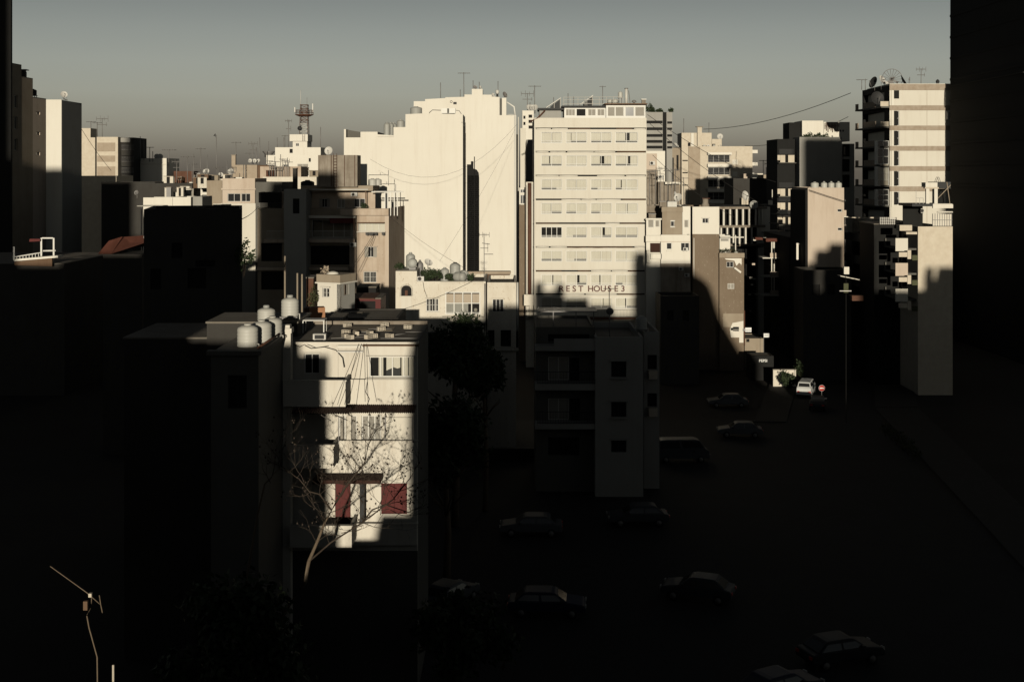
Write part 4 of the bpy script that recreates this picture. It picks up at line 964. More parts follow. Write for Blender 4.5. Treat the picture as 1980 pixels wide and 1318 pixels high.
part('bundle', leafmass(60,.5,.4,.25,.3,3), M['tan'], tb, (0,0,.2)); part('cloth', MB().lathe([(.5,0),(.4,.12),(.15,.2)], 9), M['white'], tb, (.5,-.1,0))
P = pblock('rusty_lean_to', 'rusty lean-to wall with creeper left of the small white house', 593, 606, 538, 96, 2.2, M['rust'], par=.05)
shrub('leafy creeper beside the small white house', wx(608,95), 94.9, wz(590,95)-1.6, .5, 3.2, 500, .14, 61, 'leaf2', None, 'creeper')
for k, (px, yt, yb) in enumerate(((551,495,600),(575,528,600),(584,530,560))):
    t = thing('pole', 'slim pole standing left of the small white house', 'pole', (wx(px,93), 93, 0), 0, 'poles left of the small white house')
    part('shaft', MB().tube([(0,0,0),(0,0,wz(yt,93))], .07, 6), M['taupe'], t)
P = pblock('shack', 'low shack with a dark open front and red wall right of the small white house', 684, 736, 578, 100, 4, M['redpaint'], [(690,726,582,600,'void')], par=.05)
P.add('roof_sheet', MB().slab([(-.3,P.H+.05),(P.w*.8,P.H+.05),(P.w*.8,P.H+.12),(-.3,P.H+.12)], -.6, 4), M['rust'])
P = pblock('shack', 'dark open shed against the brown block', 690, 727, 556, 108, 3, M['dark'], par=.05)
P = pblock('yard_wall', 'pale low wall with white slats before the shacks', 640, 700, 606, 88, .4, M['taupe'], par=0, cat='wall')
for k in range(9): P.add('slat', MB().box(P.px(642+k*4.3),P.px(644.2+k*4.3),-.08,-.01,P.pz(622),P.pz(604)), M['white'])
P = pblock('roof_sheet_house', 'low house with a dark sheet roof behind the near roof', 640, 770, 615, 84, 6, M['soot_shade'], par=.1)
P = pblock('stair_parapet', 'sloping grey parapet beside the shacks', 712, 748, 607, 90, 1.2, M['taupe'], par=.1, cat='wall')
bx2 = thing('rust_cabinet', 'pair of rusty orange metal cabinets behind the near roof', 'cabinet', (wx(588,70), 70, wz(627,70)))
part('cabinet', MB().box(0,.55,0,.9,0,.92), M['rust'], bx2); part('cabinet', MB().prism([(.35,-.3),(1.2,-.1),(1.0,.7),(.2,.5)], 0, .96), M['orange'], bx2)
lowroof('flat_house', 'flat house carrying the rusty cabinets', 560, 650, 627, 69, 'soot_shade', 5, par=.0)

# ---------------------------------------------------------------- near building with the patch of sunlight
YF = 59.2
mF = M['fore']
FX = lambda px, Y=YF: wx(px, Y)
FB = thing('near_building', 'near three-storey plastered building with balconies caught in a patch of sunlight', 'building', (FX(550), YF, 0))
ox = FX(550)
X = lambda px, Y=YF: wx(px, Y) - ox
Zf = lambda py, Y=YF: wz(py, Y)
PF = Panel(FB)
wR = X(807)
holes = [(X(588),X(618),Zf(723),Zf(684)), (X(714),X(803),Zf(729),Zf(689)),
         (X(655),X(690),Zf(852),Zf(803)), (X(699),X(737),Zf(852),Zf(803)),
         (X(648),X(678),Zf(1016),Zf(935)), (X(737),X(787),Zf(993),Zf(934))]
part('wall', facade(MB(), wR, 0, Zf(660), holes, .35), mF, FB)
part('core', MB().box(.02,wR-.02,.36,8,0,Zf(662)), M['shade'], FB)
part('roof', MB().box(-.05,wR+.05,.36,8.6,Zf(662)+.002,Zf(660)-.05), M['roof'], FB)
part('eave', MB().box(X(560),wR+.05,-.22,.36,Zf(664),Zf(660)), mF, FB)
part('roof_edge_strip', MB().box(X(702),wR+.1,-.35,.1,Zf(667.5),Zf(665)), M['wood'], FB)
PF.window(*holes[0], kind='glass', y=.12, n=2, b=.045)
part('window_surround', MB().box(X(585),X(588)-.003,-.05,-.002,Zf(725),Zf(681)).box(X(618)+.003,X(621),-.05,-.002,Zf(725),Zf(681)).box(X(588),X(618),-.05,-.002,Zf(684)+.003,Zf(681)), mF, FB)
f = PF.window(*holes[1], kind='curtain', y=.06, n=4, b=.05)
w_, h_ = holes[1][1]-holes[1][0], holes[1][3]-holes[1][2]
part('room', MB().quad((0,.27,0),(w_,.27,0),(w_,.27,h_),(0,.27,h_)), M['dark'], f)
for a, b in ((.19,.29),(.36,.49),(.50,.66),(.69,.83),(.85,.99)): part('curtain', pleats(w_*(b-a),h_-.06,.02), M['cloth'], f, (w_*a,.2,.03))
part('chair_back', MB().slab([(w_*.36,.02),(w_*.66,.02),(w_*.66,.42),(w_*.6,.38),(w_*.52,.44),(w_*.44,.36),(w_*.36,.28)], .1, .14), M['black'], f)
part('window_hood', MB().box(X(708),X(806),-.16,-.003,Zf(689),Zf(687)), mF, FB)
part('window_sill', MB().box(X(708),X(806),-.2,-.003,Zf(732),Zf(729.4)), mF, FB)
part('pilaster', MB().box(X(649.5),X(654),-.06,-.002,Zf(733),Zf(668)), mF, FB)
part('awning_box', MB().box(X(654),X(703),-.2,-.003,Zf(671),Zf(667)), M['white'], FB)
part('awning_box', MB().box(X(654),X(703),-.25,-.003,Zf(680),Zf(677)), M['palemet'], FB)
part('corner_pillar', MB().box(X(543,57.6),X(563,57.6),-1.75,-1.2,0,Zf(634,57.6)).box(X(541,57.6),X(565,57.6),-1.8,-1.15,Zf(641,57.6)-.05,Zf(634,57.6)).prism([(X(545,57.6),-1.7),(X(561,57.6),-1.7),(X(561,57.6),-1.25),(X(545,57.6),-1.25)],Zf(634,57.6)+.002,Zf(628,57.6)), mF, FB)
part('link_wall', MB().box(X(545),X(563),-1.2,-.003,0,Zf(668)), mF, FB)
def balcony(yt, yb, xl, xs, xr, fl):
    """parapet of one storey: near left part, short return, right part; plus slab"""
    yN = -2.2
    part('balcony_parapet', MB().box(X(xl,57),X(xs,57),yN,yN+.14,Zf(yb[0],57),Zf(yt[0],57)), mF, FB)
    part('balcony_return', MB().box(X(xs,57)-.14,X(xs,57)-.002,yN+.141,-.16,Zf(yb[0],57)+.002,Zf(yt[0],57)-.002), mF, FB)
    part('balcony_parapet', MB().box(X(xs,57)-.2,X(xr),-.30,-.161,Zf(yb[1]),Zf(yt[1])), mF, FB)
    part('parapet_cap', MB().box(X(xl,57),X(xs,57)+.05,yN-.05,yN+.2,Zf(yt[0],57)+.002,Zf(yt[0],57)+.06), mF, FB)
    part('parapet_cap', MB().box(X(xs,57)-.1,X(xr)+.05,-.36,-.1,Zf(yt[1])+.002,Zf(yt[1])+.06), mF, FB)
    part('balcony_slab', MB().box(X(xl,57)+.02,X(xs,57)-.16,yN+.15,-.17,Zf(yb[0],57)+.02,Zf(yb[0],57)+.16), mF, FB)
balcony((737,733.5),(786,779), 547, 668, 807, 0)
balcony((862,851),(905,896), 560, 645, 807, 1)
balcony((1018,1010),(1058,1050), 560, 680, 807, 2)
# corrugated awnings under the top balcony
def corrugated(x0, x1, y0, y1, z0, z1, n):
    mb = MB()
    for k in range(n):
        a, b, c = x0+(x1-x0)*k/n, x0+(x1-x0)*(k+.5)/n, x0+(x1-x0)*(k+1)/n
        for p, q, s0, s1 in ((a,b,0,.05),(b,c,.05,0)):
            mb.quad((p,y0,z0+s0),(q,y0,z0+s1),(q,y1,z1+s1),(p,y1,z1+s0)); mb.quad((p,y0,z0+s0-.02),(p,y1,z1+s0-.02),(q,y1,z1+s1-.02),(q,y0,z0+s1-.02))
    return mb
part('awning', corrugated(X(674),X(806),-1.35,-.32,Zf(797,58),Zf(781),34), M['awning'], FB)
part('awning', corrugated(X(560,55.6),X(672,55.6),-3.4,-2.25,Zf(800,55.8),Zf(788,57),24), M['awning'], FB)
part('awning_bracket', MB().tube([(X(668,56.4),-2.2,Zf(812,57)),(X(650,56),-3.3,Zf(803,55.8))], .025, 4).tube([(X(640,57),-2.2,Zf(813,57)),(X(622,56),-3.3,Zf(803,55.8))], .025, 4), M['metal'], FB)
for h in holes[2:4]:
    f = PF.window(*h, kind='blind', y=.12, n=3, b=.05)
part('wall_panel', MB().box(X(747),X(797),-.12,-.002,Zf(850),Zf(806)), M['cream'], FB)
part('panel_frame', MB().box(X(744),X(746.5),-.14,-.002,Zf(851),Zf(803)).box(X(797.5),X(799),-.14,-.002,Zf(851),Zf(803)), M['metal'], FB)
part('rail_post', MB().box(X(654,57.4),X(655.5,57.4),-1.8,-1.75,Zf(862,57),Zf(806,57.4)), M['metal'], FB)
part('pier', MB().box(X(671),X(680),-.16,-.002,Zf(851),Zf(798)), mF, FB)
h = holes[4]; PF.add('door', MB().box(h[0],h[1]-.0,.12,.16,h[2],h[3]), M['redpaint']); part('door_leaf', MB().box(h[0]+.33,h[1]-.02,.06,.1,h[2]+.02,h[3]-.02), M['redpaint'], FB)
h = holes[5]; PF.add('shutter', MB().box(h[0],(h[0]+h[1])/2-.01,.04,.09,h[2],h[3]), M['redpaint']); PF.add('shutter', MB().box((h[0]+h[1])/2+.01,h[1],.04,.09,h[2],h[3]), M['redpaint'])
for k in range(2):
    q = h[0]+(h[1]-h[0])*k/2
    sl = MB()
    for j in range(12): z = h[2]+.08+j*(h[3]-h[2]-.16)/12; sl.box(q+.05,q+(h[1]-h[0])/2-.06,.025,.038,z,z+.04)
    part('louvre', sl, M['redpaint'], FB)
part('post', MB().box(X(695,58),X(703.5,58),-1.1,-.9,Zf(1012,58),Zf(927,58)), M['black'], FB)
part('canopy', MB().box(X(600,57),X(737,58),-1.6,-.38,Zf(931,58),Zf(924,58)), M['awning'], FB)
part('base_shade_sheet', MB().box(-.02,wR+.02,-.06,-.004,0,Zf(1064)), M['shade'], FB)  # dark sheet that puts the ground floor's shade into the colour
part('wall_cable', MB().tube([(X(590),-.06,Zf(667)),(X(602),-.06,Zf(673)),(X(628),-.06,Zf(670)),(X(650),-.08,Zf(676)),(X(664),-.3,Zf(690)),(X(667),-.3,Zf(708))], .022, 4), M['cable'], FB)
part('wall_cable', MB().tube([(X(566),-.06,Zf(664)),(X(580),-.06,Zf(670)),(X(592),-.06,Zf(664)),(X(612),-.06,Zf(672)),(X(636),-.06,Zf(668))], .016, 4), M['cable'], FB)
part('wall_cable', MB().tube([(X(712),-.4,Zf(735)),(X(709),-.4,Zf(755)),(X(716),-.4,Zf(768)),(X(712),-.4,Zf(779))], .014, 4), M['cable'], FB)
part('roof_back_wall', MB().box(X(560),wR,7.0,7.3,Zf(660)-.04,Zf(660)+.14), M['conc'], FB)
# left wing
YL = 52.0
LW = thing('near_building_wing', 'unlit left wing of the near building below the row of tanks', 'building', (wx(408,YL), YL, 0))
zL = wz(680,YL); wL = wx(500,YL)-wx(408,YL); hl = (.7,1.5,wz(790,YL),wz(725,YL))
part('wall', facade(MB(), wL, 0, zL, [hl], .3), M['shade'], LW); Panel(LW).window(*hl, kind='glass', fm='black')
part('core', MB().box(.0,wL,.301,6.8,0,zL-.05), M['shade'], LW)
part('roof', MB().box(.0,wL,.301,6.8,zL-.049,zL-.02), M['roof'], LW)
part('cornice', MB().box(-.15,wL+.15,-.2,.2,zL-.12,zL+.06), M['shade'], LW); part('cornice', MB().box(wL-.15,wL+.15,.2,5.2,zL-.121,zL+.061), M['shade'], LW)
part('pipe_rail', MB().tube([(wL+.05,.3,zL+.2),(wL+.05,5.0,zL+.2)], .045, 6).tube([(wL-.1,.3,zL+.12),(wL-.1,5.0,zL+.12)], .04, 6), M['rust'], LW)
GTn = 'row of pale tanks on the near roof'
for k, (px, Y) in enumerate(((477,53.6),(504,55.0),(525,56.4))):
    tank(wx(px,Y), Y+.2, zL-.02, .45, .95, ('nearest','middle','farthest')[k]+' of three pale ribbed tanks in a row on the near roof', GTn, 'tankpale')
tank(wx(515,62), 62, wz(625,62), .44, .8, 'squat pale tank behind the row of three tanks', None, 'tankpale')
tank(wx(558,62), 62.4, wz(622,62)-.1, .44, .95, 'pale tank on a stand behind the corner pillar', None, 'tankpale', .35)
lowroof('flat_house', 'unlit flat house behind the row of tanks', 400, 575, 625, 61.3, 'soot_shade', 4, par=.0)
lowroof('sheet_roof_house', 'unlit house with a dull blue sheet roof left of the near building', 240, 400, 655, 64, 'soot_shade', 6, par=0)
# clutter on the near roof
zR = Zf(660)-.05
cn = thing('roof_condenser', 'boxy air conditioner lying at the near roof edge', 'air conditioner', (wx(605,60), 60, zR))
part('casing', MB().box(0,.62,0,.4,.03,.3), M['palemet'], cn); part('fan_opening', MB().box(.08,.54,-.006,-.001,.06,.26), M['black'], cn); part('feet', MB().box(.05,.12,0,.4,0,.03).box(.5,.57,0,.4,0,.03), M['metal'], cn)
tf = thing('metal_table', 'white metal table frame on the near roof', 'table', (wx(586,63), 62.6, zR))
part('top', MB().box(0,1.15,0,.9,.62,.67), M['palemet'], tf)
for a in (.03, 1.08):
    for b in (.03, .83): part('leg', MB().box(a,a+.05,b,b+.05,0,.62), M['frame'], tf)
blk = MB().box(0,.4,0,.2,0,.2).mesh('block')
hol = MB()
for a in range(4):
    for b in range(2): hol.box(.04+a*.09,.1+a*.09,-.004,-.001,.03+b*.09,.085+b*.09)
holm = hol.mesh('holes')
for k in range(12):
    px, Y = 690+R.uniform(-30,108), R.uniform(60.2,65.5)
    b = thing('concrete_block', 'loose hollow concrete block on the near flat roof', 'concrete block', (wx(px,Y), Y, zR), R.uniform(-1.3,1.3), 'loose blocks on the near roof')
    part('block', blk, M['stone'], b); part('hole', holm, M['dark'], b)
for k in range(7):
    px, Y = 640+k*24, 60.5+k%4*1.2
    t = part('roof_pipe', MB().tube([(0,0,.03),(R.uniform(.6,2.4),R.uniform(-.2,.6),.035)], .025, 5), M['metal'], None, (wx(px,Y), Y, zR)); tag(t, 'thin pipe lying on the near flat roof', 'pipe', 'pipes lying on the near roof')
sh_ = thing('roof_sheet', 'pale sheet lying at the back of the near flat roof', 'sheet', (wx(660,63.5), 63.6, zR))
part('sheet', MB().box(0,2.6,0,1.7,0,.02), M['taupe'], sh_)

# ---------------------------------------------------------------- unlit masses on the left
P = pblock('dark_block', 'unlit block with a flat black roofline left of the brown block', 278, 464, 405, 78, 9, M['soot_shade'], [(330,350,470,500,'void'),(290,310,520,560,'void'),(360,395,520,560,'void'),(375,412,505,518,'void')], par=.3, rz=rad(12.3))
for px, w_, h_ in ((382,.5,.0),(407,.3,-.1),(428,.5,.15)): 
    t = thing('roof_box', ('widest-lidded left','small middle','tall right')[(382,407,428).index(px)]+' black box on the dark left roofline', 'roof box', (wx(px,80), 79.5, P.rz_top), 0, 'boxes on the dark left roofline'); part('box', MB().box(-w_/2,w_/2,0,1,0,.3+h_), M['soot_shade'], t); part('cap', MB().box(-w_/2-.15,w_/2+.15,-.1,1.1,.3+h_,.38+h_), M['soot_shade'], t)
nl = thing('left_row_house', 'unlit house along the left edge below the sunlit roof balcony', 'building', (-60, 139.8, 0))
part('wall', MB().box(-14,9.6,0,20,0,wz(510,140)), M['soot_shade'], nl); part('roof', MB().box(-13.9,9.5,.1,19.9,wz(510,140)+.001,wz(510,140)+.05), M['roof'], nl)
YK = 139; KX = lambda px: wx(px,YK)
bal = thing('roof_balcony', 'sunlit white balcony rail with a red awning at the left edge', 'balcony', (KX(27), YK, wz(505,YK)))
bX = lambda px: KX(px)-KX(27); bZ = lambda py: wz(py,YK)-wz(505,YK)
part('slab', MB().slab([(0,bZ(505)),(bX(112),bZ(498)),(bX(112),bZ(494)),(0,bZ(501))], 0, 1.6), M['white'], bal)
part('parapet', MB().slab([(0,bZ(513)),(bX(100),bZ(515)),(bX(100),bZ(499)),(0,bZ(506))], .1, .3), M['wood'], bal)
part('rail', MB().tube([(0,0,bZ(497)),(bX(82),0,bZ(488))], .07, 5).tube([(bX(83),0,bZ(485)),(bX(108),0,bZ(484.5))], .1, 5), M['frame'], bal)
for k in range(9): part('baluster', MB().box(bX(32+k*6),bX(32+k*6)+.06,-.02,.02,bZ(501-k*.7),bZ(496-k*.9)), M['frame'], bal)
for px, a, b in ((27,503,477),(80,495,460),(104,494,460)): part('post', MB().box(bX(px)-.09,bX(px)+.09,-.05,.1,bZ(a),bZ(b)), M['frame'], bal)
part('top_beam', MB().box(bX(81),bX(103),-.06,.1,bZ(461.5),bZ(459)), M['frame'], bal)
part('awning', MB().slab([(bX(59),bZ(467)),(bX(80),bZ(466)),(bX(80),bZ(461.5)),(bX(60),bZ(461.5))], -.4, .0), M['redpaint'], bal)
YRr = 110; rz_ = lambda py: wz(py,YRr); rX = lambda px: wx(px,YRr)
rh = thing('red_roof_house', 'unlit house with a sunlit red tiled hip roof on the left', 'building', (rX(200), YRr, 0))
q = lambda px: rX(px)-rX(200)
part('wall', MB().box(q(196),q(272),.4,6,0,rz_(492)), M['soot_shade'], rh)
part('roof', MB()._add([(q(190),0,rz_(491)),(q(215),0,rz_(491)),(q(236),2.5,rz_(473)),(q(226),1.8,rz_(460)),(q(201),1.2,rz_(468)),(q(270),3,rz_(470)),(q(262),4,rz_(459)),(q(190),6,rz_(491)),(q(270),6,rz_(480))],
     [(0,1,2,3,4),(2,5,6,3),(0,4,7),(4,3,6,8,7),(5,8,6),(1,5,2)]), M['redtile'], rh)
tl = MB()
for k in range(9):
    f0 = k/8; tl.tube([(q(191)+(q(214)-q(191))*f0,-.03,rz_(490)),(q(201.5)+(q(226)-q(201.5))*f0,1.45,rz_(467)-(rz_(467)-rz_(459.5))*f0)], .05, 4)
part('tile_rib', tl, M['redtile'], rh)
dish(rX(268), YRr+3.2, rz_(477), .48, 'pale dish by the red tiled roof', None, 10, 20, pole=.5)
t = thing('pole', 'short pale pole by the red tiled roof', 'pole', (rX(273.5), YRr+3.4, 0)); part('shaft', MB().tube([(0,0,0),(0,0,rz_(447))], .06, 6), M['palemet'], t)

# ---------------------------------------------------------------- right of the hotel: far blocks
P = pblock('banded_tower', 'distant tower with dark balcony bands and a black vertical strip right of the hotel', 1240, 1300, 217, 262, 12, M['grey'],
           [(1249,1281,y,y+5.5,'void') for y in (233.5,246.5,259.5,271,282)]+[(1290,1299.5,y,y+4.5,'void') for y in (235,247,260,273,283)], par=.6, t=.9)
P.add('dark_strip', MB().box(P.px(1281.5),P.px(1288.5),-.25,-.003,0,P.H-.02), M['dim'])
for k, (px, r, h) in enumerate(((1255,1.1,1.5),(1262,.8,1.0),(1275,.8,.6),(1296,.8,.7))):
    shrub('dark bush on the distant banded tower roof', wx(px,264), 264, P.H-.5, r, h+.8, 260, .35, 80+k, 'leaf', 'bushes on the banded tower', 'roof_shrub')
C = pblock('far_balcony_block', 'pale stone block with stacked balconies on the right skyline', 1318, 1455, 283, 310, 14, M['stone'],
           [(1369,1411,300,314,'glass',4),(1369,1411,324,338,'glass',4),(1369,1411,348,362,'glass',4),(1369,1411,372,386,'glass',4)]+[(1319.5,1330,y,y+2.2,'void') for y in (309.5,333,357)], par=.5, t=1.4)
for k, y in enumerate((296,320,344,368,390)):
    C.add('balcony_slab', MB().box(C.px(1367),C.px(1413.5),-1.2,-.003,C.pz(y+(3.5 if k == 0 else 3)),C.pz(y-(1 if k == 0 else 3))), M['white'])
    if k: railing(C, C.px(1368.5), C.px(1412), -1.15, C.pz(y-3), .95, 'metal', .5)
C.add('stone_pier', MB().box(C.px(1331),C.px(1353.5),-.35,-.003,0,C.H-.1), M['tan'])
for y in (309,332,356): C.add('window_frame', MB().box(C.px(1416),C.px(1426),-.06,-.003,C.pz(y+9),C.pz(y)), M['white'])
for y in (295,319,342): C.add('corner_balcony', MB().box(C.w+.002,C.w+1.3,.0,4,C.pz(y+1.5),C.pz(y-5)), M['white'])
pblock('far_balcony_block_wing', 'taupe left wing of the stone balcony block', 1300, 1317.5, 286, 312, 10, M['taupe'], [(1308,1312,300,330,'void')] , par=.3)
pblock('far_dark_house', 'shadowed side house beside the stone balcony block', 1289.5, 1303, 305, 285, 8, M['soot_shade'], par=.2)
P = pblock('roof_storey', 'stepped roof storey of the stone balcony block', 1318, 1376, 257, 313, 8, M['stone'], [(1330,1335,276,283.5,'void')], zb=C.rz_top, par=.3, cat='roof storey')
P.add('pilaster', MB().box(P.px(1336),P.px(1341),-.3,-.003,0,P.H-.05), M['white'])
pblock('roof_storey', 'lower right roof room of the stone balcony block', 1376.5, 1395.5, 269, 313.5, 6, M['stone'], [(1377,1383,278.5,282,'void')], zb=C.rz_top, par=.2, cat='roof storey')
cn = thing('chimney_stack', 'broad capped chimney on the stone balcony block', 'chimney', (wx(1353,312), 312.4, C.rz_top))
part('stack', MB().box(-.55,.55,-.35,.35,0,wz(246,312)-C.rz_top), M['stone'], cn); part('cap', MB().box(-.9,.9,-.7,.7,wz(246,312)-C.rz_top,wz(244.5,312)-C.rz_top), M['conc'], cn)
dish(wx(1394,314), 315.5, wz(269,313.5)-.2, .75, 'white dish on the right roof room of the stone block', None, 0, 15, pole=.6)
dish(wx(1307,313), 313.5, wz(286,312)-.3, .8, 'white dish on the taupe wing of the stone block', None, 50, 40, pole=.6)
for k, px in enumerate((1361,1369,1380,1392)): dish(wx(px,311.5), 311.2, C.rz_top, .4, 'tiny dish on the stone block parapet', 'tiny dishes on the stone block', R.uniform(0,60), 25, pole=.4)
for px, h in ((1323,4),(1372,3)): aerial(wx(px,314), 315, wz(257,313)-.3, h, 'thin aerial on the stone block roof storey', 'aerials on the stone block', 1.4, 2)
P = pblock('white_step_house', 'white house with an air conditioner right behind the hotel', 1247, 1286, 292, 205, 8, M['white'], par=.3)
P.add('pink_wall', MB().box(0,P.px(1270),-.2,-.003,P.pz(328),P.pz(297)), M['rose'])
ac_unit(wx(1257,204), 204.3, wz(319,204), 'white air conditioner on the house right behind the hotel', None, .85, .6)
P = pblock('grey_side_wall', 'grey weathered wall under aerials right of the hotel', 1247, 1272, 328, 195, 8, M['conc'], par=.3)
P = pblock('grey_side_wall', 'lower grey wall with a white ledge right of the hotel', 1272.5, 1313, 352, 193, 7, M['conc'], par=.2)
P.add('ledge', MB().box(P.px(1284),P.w+.1,-.7,-.003,P.H-.35,P.H+.02), M['white'])
ac_unit(wx(1272,193), 192.6, wz(350,193)+.4, 'window air conditioner above the lower grey wall', None, .9, .5)
for k, (px, h, kd) in enumerate(((1256,4.5,0),(1269,4.6,0),(1280,5.0,1),(1291,4.6,0),(1301,4.2,2),(1309,4.8,1),(1322,3.5,0))):
    aerial(wx(px,184), 184+k%3, wz(403,180), h+1.0, 'one of the aerials right of the hotel', 'aerials right of the hotel', 1.3, kd)
pblock('roof_ledge_house', 'cluttered dark roof between the hotel and the white end wall', 1249, 1338, 398, 178, 8, M['conc'], par=.3)

# ---------------------------------------------------------------- stacked small houses
YH = 155
P = pblock('stacked_house', 'white stacked house with two small windows right of the hotel', 1278, 1335, 454, YH, 9, M['white'], [(1289,1299,469.5,482,'glass',1),(1316.5,1333,469.5,485,'glass',2)], par=.3)
P.add('lower_wall', MB().box(-.02,P.w+.02,-.05,-.003,0,P.pz(509.5)), M['conc'])  # own brown tone, also darker to deepen the shade below the sunlit part
P.add('sill', MB().box(P.px(1288.5),P.px(1300),-.15,-.003,P.pz(485.5),P.pz(484.5)), M['white'])
P.add('string_course', MB().box(-.02,P.w+.02,-.05,-.003,P.pz(467.8),P.pz(466.8)), M['rose'])
ac_unit(wx(1321,YH-.4), YH-.42, wz(485,YH-.4), 'air conditioner blocking a window of the stacked white house', None, .6, .4)
ac_unit(wx(1313,YH-.4), YH-.42, wz(523,YH-.4), 'air conditioner half in shadow on the stacked white house', None, .55, .4)
ac_unit(wx(1324,YH-.4), YH-.42, wz(535,YH-.4), 'lowest air conditioner on the stacked white house', None, .6, .4)
P = pblock('stacked_house', 'taupe upper house with a small white window', 1280.5, 1319, 400, YH+1.5, 7, M['taupe'], [(1297,1304,427.5,438,'glass',1)], zb=wz(454,YH)-.3, par=.3)
P.add('window_surround', MB().box(P.px(1296),P.px(1305.2),-.08,-.003,P.pz(427.3),P.pz(426)).box(P.px(1296),P.px(1305.2),-.08,-.003,P.pz(439.6),P.pz(438.2)), M['frame'])
P.add('parapet_band', MB().box(-.1,P.w+.06,-.2,-.003,P.pz(410),P.H), M['taupe'])
P = pblock('stacked_house', 'slim white upper house with a brown shutter', 1319.5, 1335, 399, YH+1.6, 7, M['white'], [(1323,1331,425,440,'blind',1)], zb=wz(454,YH)-.3, par=.3)
P = pblock('stacked_house', 'white balcony house with a brown curtain beside the hotel', 1249.5, 1277.5, 425, YH+.6, 8, M['white'], [(1253,1264,423+1,440,'blind',1),(1267,1275,426,439,'blind',1),(1257,1276.5,470,488,'none')], par=.3)
P.add('canvas', pleats(P.px(1276.5)-P.px(1257), P.pz(470)-P.pz(488), .06), M['awning'], P.px(1257), .12, P.pz(488))
P.add('parapet', MB().box(P.px(1257),P.w+.05,-.6,-.003,P.pz(500),P.pz(490)), M['white'])
P.add('column', MB().box(P.px(1249.5),P.px(1256),-.7,-.004,P.pz(508),P.pz(484)), M['white'])
P.add('parapet', MB().box(-.1,P.w,-.5,-.003,P.pz(467),P.pz(455)), M['white'])
P.add('roof_edge', MB().box(-.1,P.w+.1,-.3,.3,P.H+.002,P.H+.2), M['white'])
for k, (px, w_) in enumerate(((1262,.9),(1284,1.0),(1300,1.3))):
    t = thing('roof_box', 'cluttered plant box on the stacked houses', 'roof box', (wx(px,158), 158.5, wz(400,YH+1.5)-.3 if px > 1280 else wz(425,YH+.6)-.3), 0, 'plant boxes on the stacked houses')
    part('box', MB().box(-w_/2,w_/2,0,.8,.1,.9), M['conc' if k != 2 else 'palemet'], t); part('lid', MB().box(-w_/2-.05,w_/2+.05,-.05,.85,.9,.98), M['metal'], t); part('foot', MB().box(-w_/2,w_/2,.1,.7,0,.1), M['black'], t)
dish(wx(1312,160), 160, wz(400,YH+1.5)-.3, .55, 'rusty dish above the stacked houses', None, -30, 20, 'metal', 1.2)
dish(wx(1305,161), 161.5, wz(400,YH+1.5)-.3, .5, 'tilted dish above the stacked houses', None, 60, 20, 'palemet', 1.5)
# white over brown party wall
YP = 158
P = pblock('party_wall_house', 'tall house with a white painted top over a bare brown party wall', 1339, 1390.5, 400, YP, 9, M['brown'], [(1358,1370,422,431.5,'glass',2)], par=.3)
P.add('painted_top', facade(MB(), P.w+.02, P.pz(452.5), P.H+.01, [(P.px(1358),P.px(1370),P.pz(431.5),P.pz(422))], .045, -.01), M['white'], 0, -.05)
P.add('window_hood', MB().box(P.px(1356),P.px(1372.5),-.25,-.052,P.pz(421.8),P.pz(420.8)), M['white'])
P.add('drip_stain_pipe', MB().tube([(P.px(1341.5),-.09,P.pz(540)),(P.px(1341.5),-.09,P.pz(460))], .07, 5), M['white'])
cn = thing('roof_vent_house', 'squat rusty vent housing on the white-topped house', 'vent', (wx(1364,160), 160, P.rz_top))
part('body', MB().lathe([(.55,0),(.5,.5),(.38,.75),(.38,1.3)], 10), M['conc'], cn); part('cap', MB().box(-.5,.5,-.5,.5,1.3,1.38), M['rust'], cn)
P2 = pblock('party_wall_annex', 'lower brown annex with a white double window and roof pots', 1391, 1438.5, 489, YP-.6, 8, M['brown'], [(1405,1418.5,506,517,'glass',2),(1407,1420,548,558.5,'blind',2)], par=.4)
P2.add('parapet_band', MB().box(-.02,P2.w+.05,-.1,-.003,P2.pz(498),P2.H), M['taupe'])
P2.add('white_patch', MB().slab([(P2.px(1401),P2.pz(499.5)),(P2.px(1434),P2.pz(499.5)),(P2.px(1434),P2.pz(512)),(P2.px(1429),P2.pz(508)),(P2.px(1424),P2.pz(514)),(P2.px(1420),P2.pz(504)),(P2.px(1404),P2.pz(502))], -.02, -.004), M['white'])
P2.add('waste_chute', MB().slab([(P2.px(1418),P2.pz(518)),(P2.px(1421),P2.pz(516)),(P2.px(1433),P2.pz(525)),(P2.px(1431),P2.pz(528))], -.3, -.05), M['white'])
P2.add('render_patch', MB().box(P2.px(1398),P2.px(1437),-.04,-.003,P2.pz(632),P2.pz(606)), M['taupe'])
P2.add('white_sign_wall', MB().slab([(P2.px(1413),P2.pz(652)),(P2.px(1429),P2.pz(652)),(P2.px(1429),P2.pz(662)),(P2.px(1437),P2.pz(662)),(P2.px(1437),P2.pz(620)),(P2.px(1416),P2.pz(624)),(P2.px(1411),P2.pz(636))], -.12, -.045), M['white'])
P2.add('corner_pipe', MB().tube([(P2.w+.05,-.05,P2.pz(668)),(P2.w+.05,-.05,P2.pz(600))], .08, 6), M['rust'])
GP = 'pot plants on the brown annex roof'
for k in range(7): shrub('small pot plant on the brown annex roof edge', wx(1393+k*4.5,YP-.2), YP-.1, P2.H-.0, .22, .5+.35*(k == 5), 60, .12, 100+k, 'leaf', GP, 'pot_plant')
P3 = pblock('terrace_wall', 'white terrace wall with a small awning behind the pot plants', 1391.5, 1412, 455, YP+3.5, 3, M['white'], [(1393,1409,461,467,'blind',1)], par=.2)
P3.add('awning', MB().box(-.1,P3.w+1.6,-1.0,-.003,P3.pz(459),P3.pz(457)), M['white'])
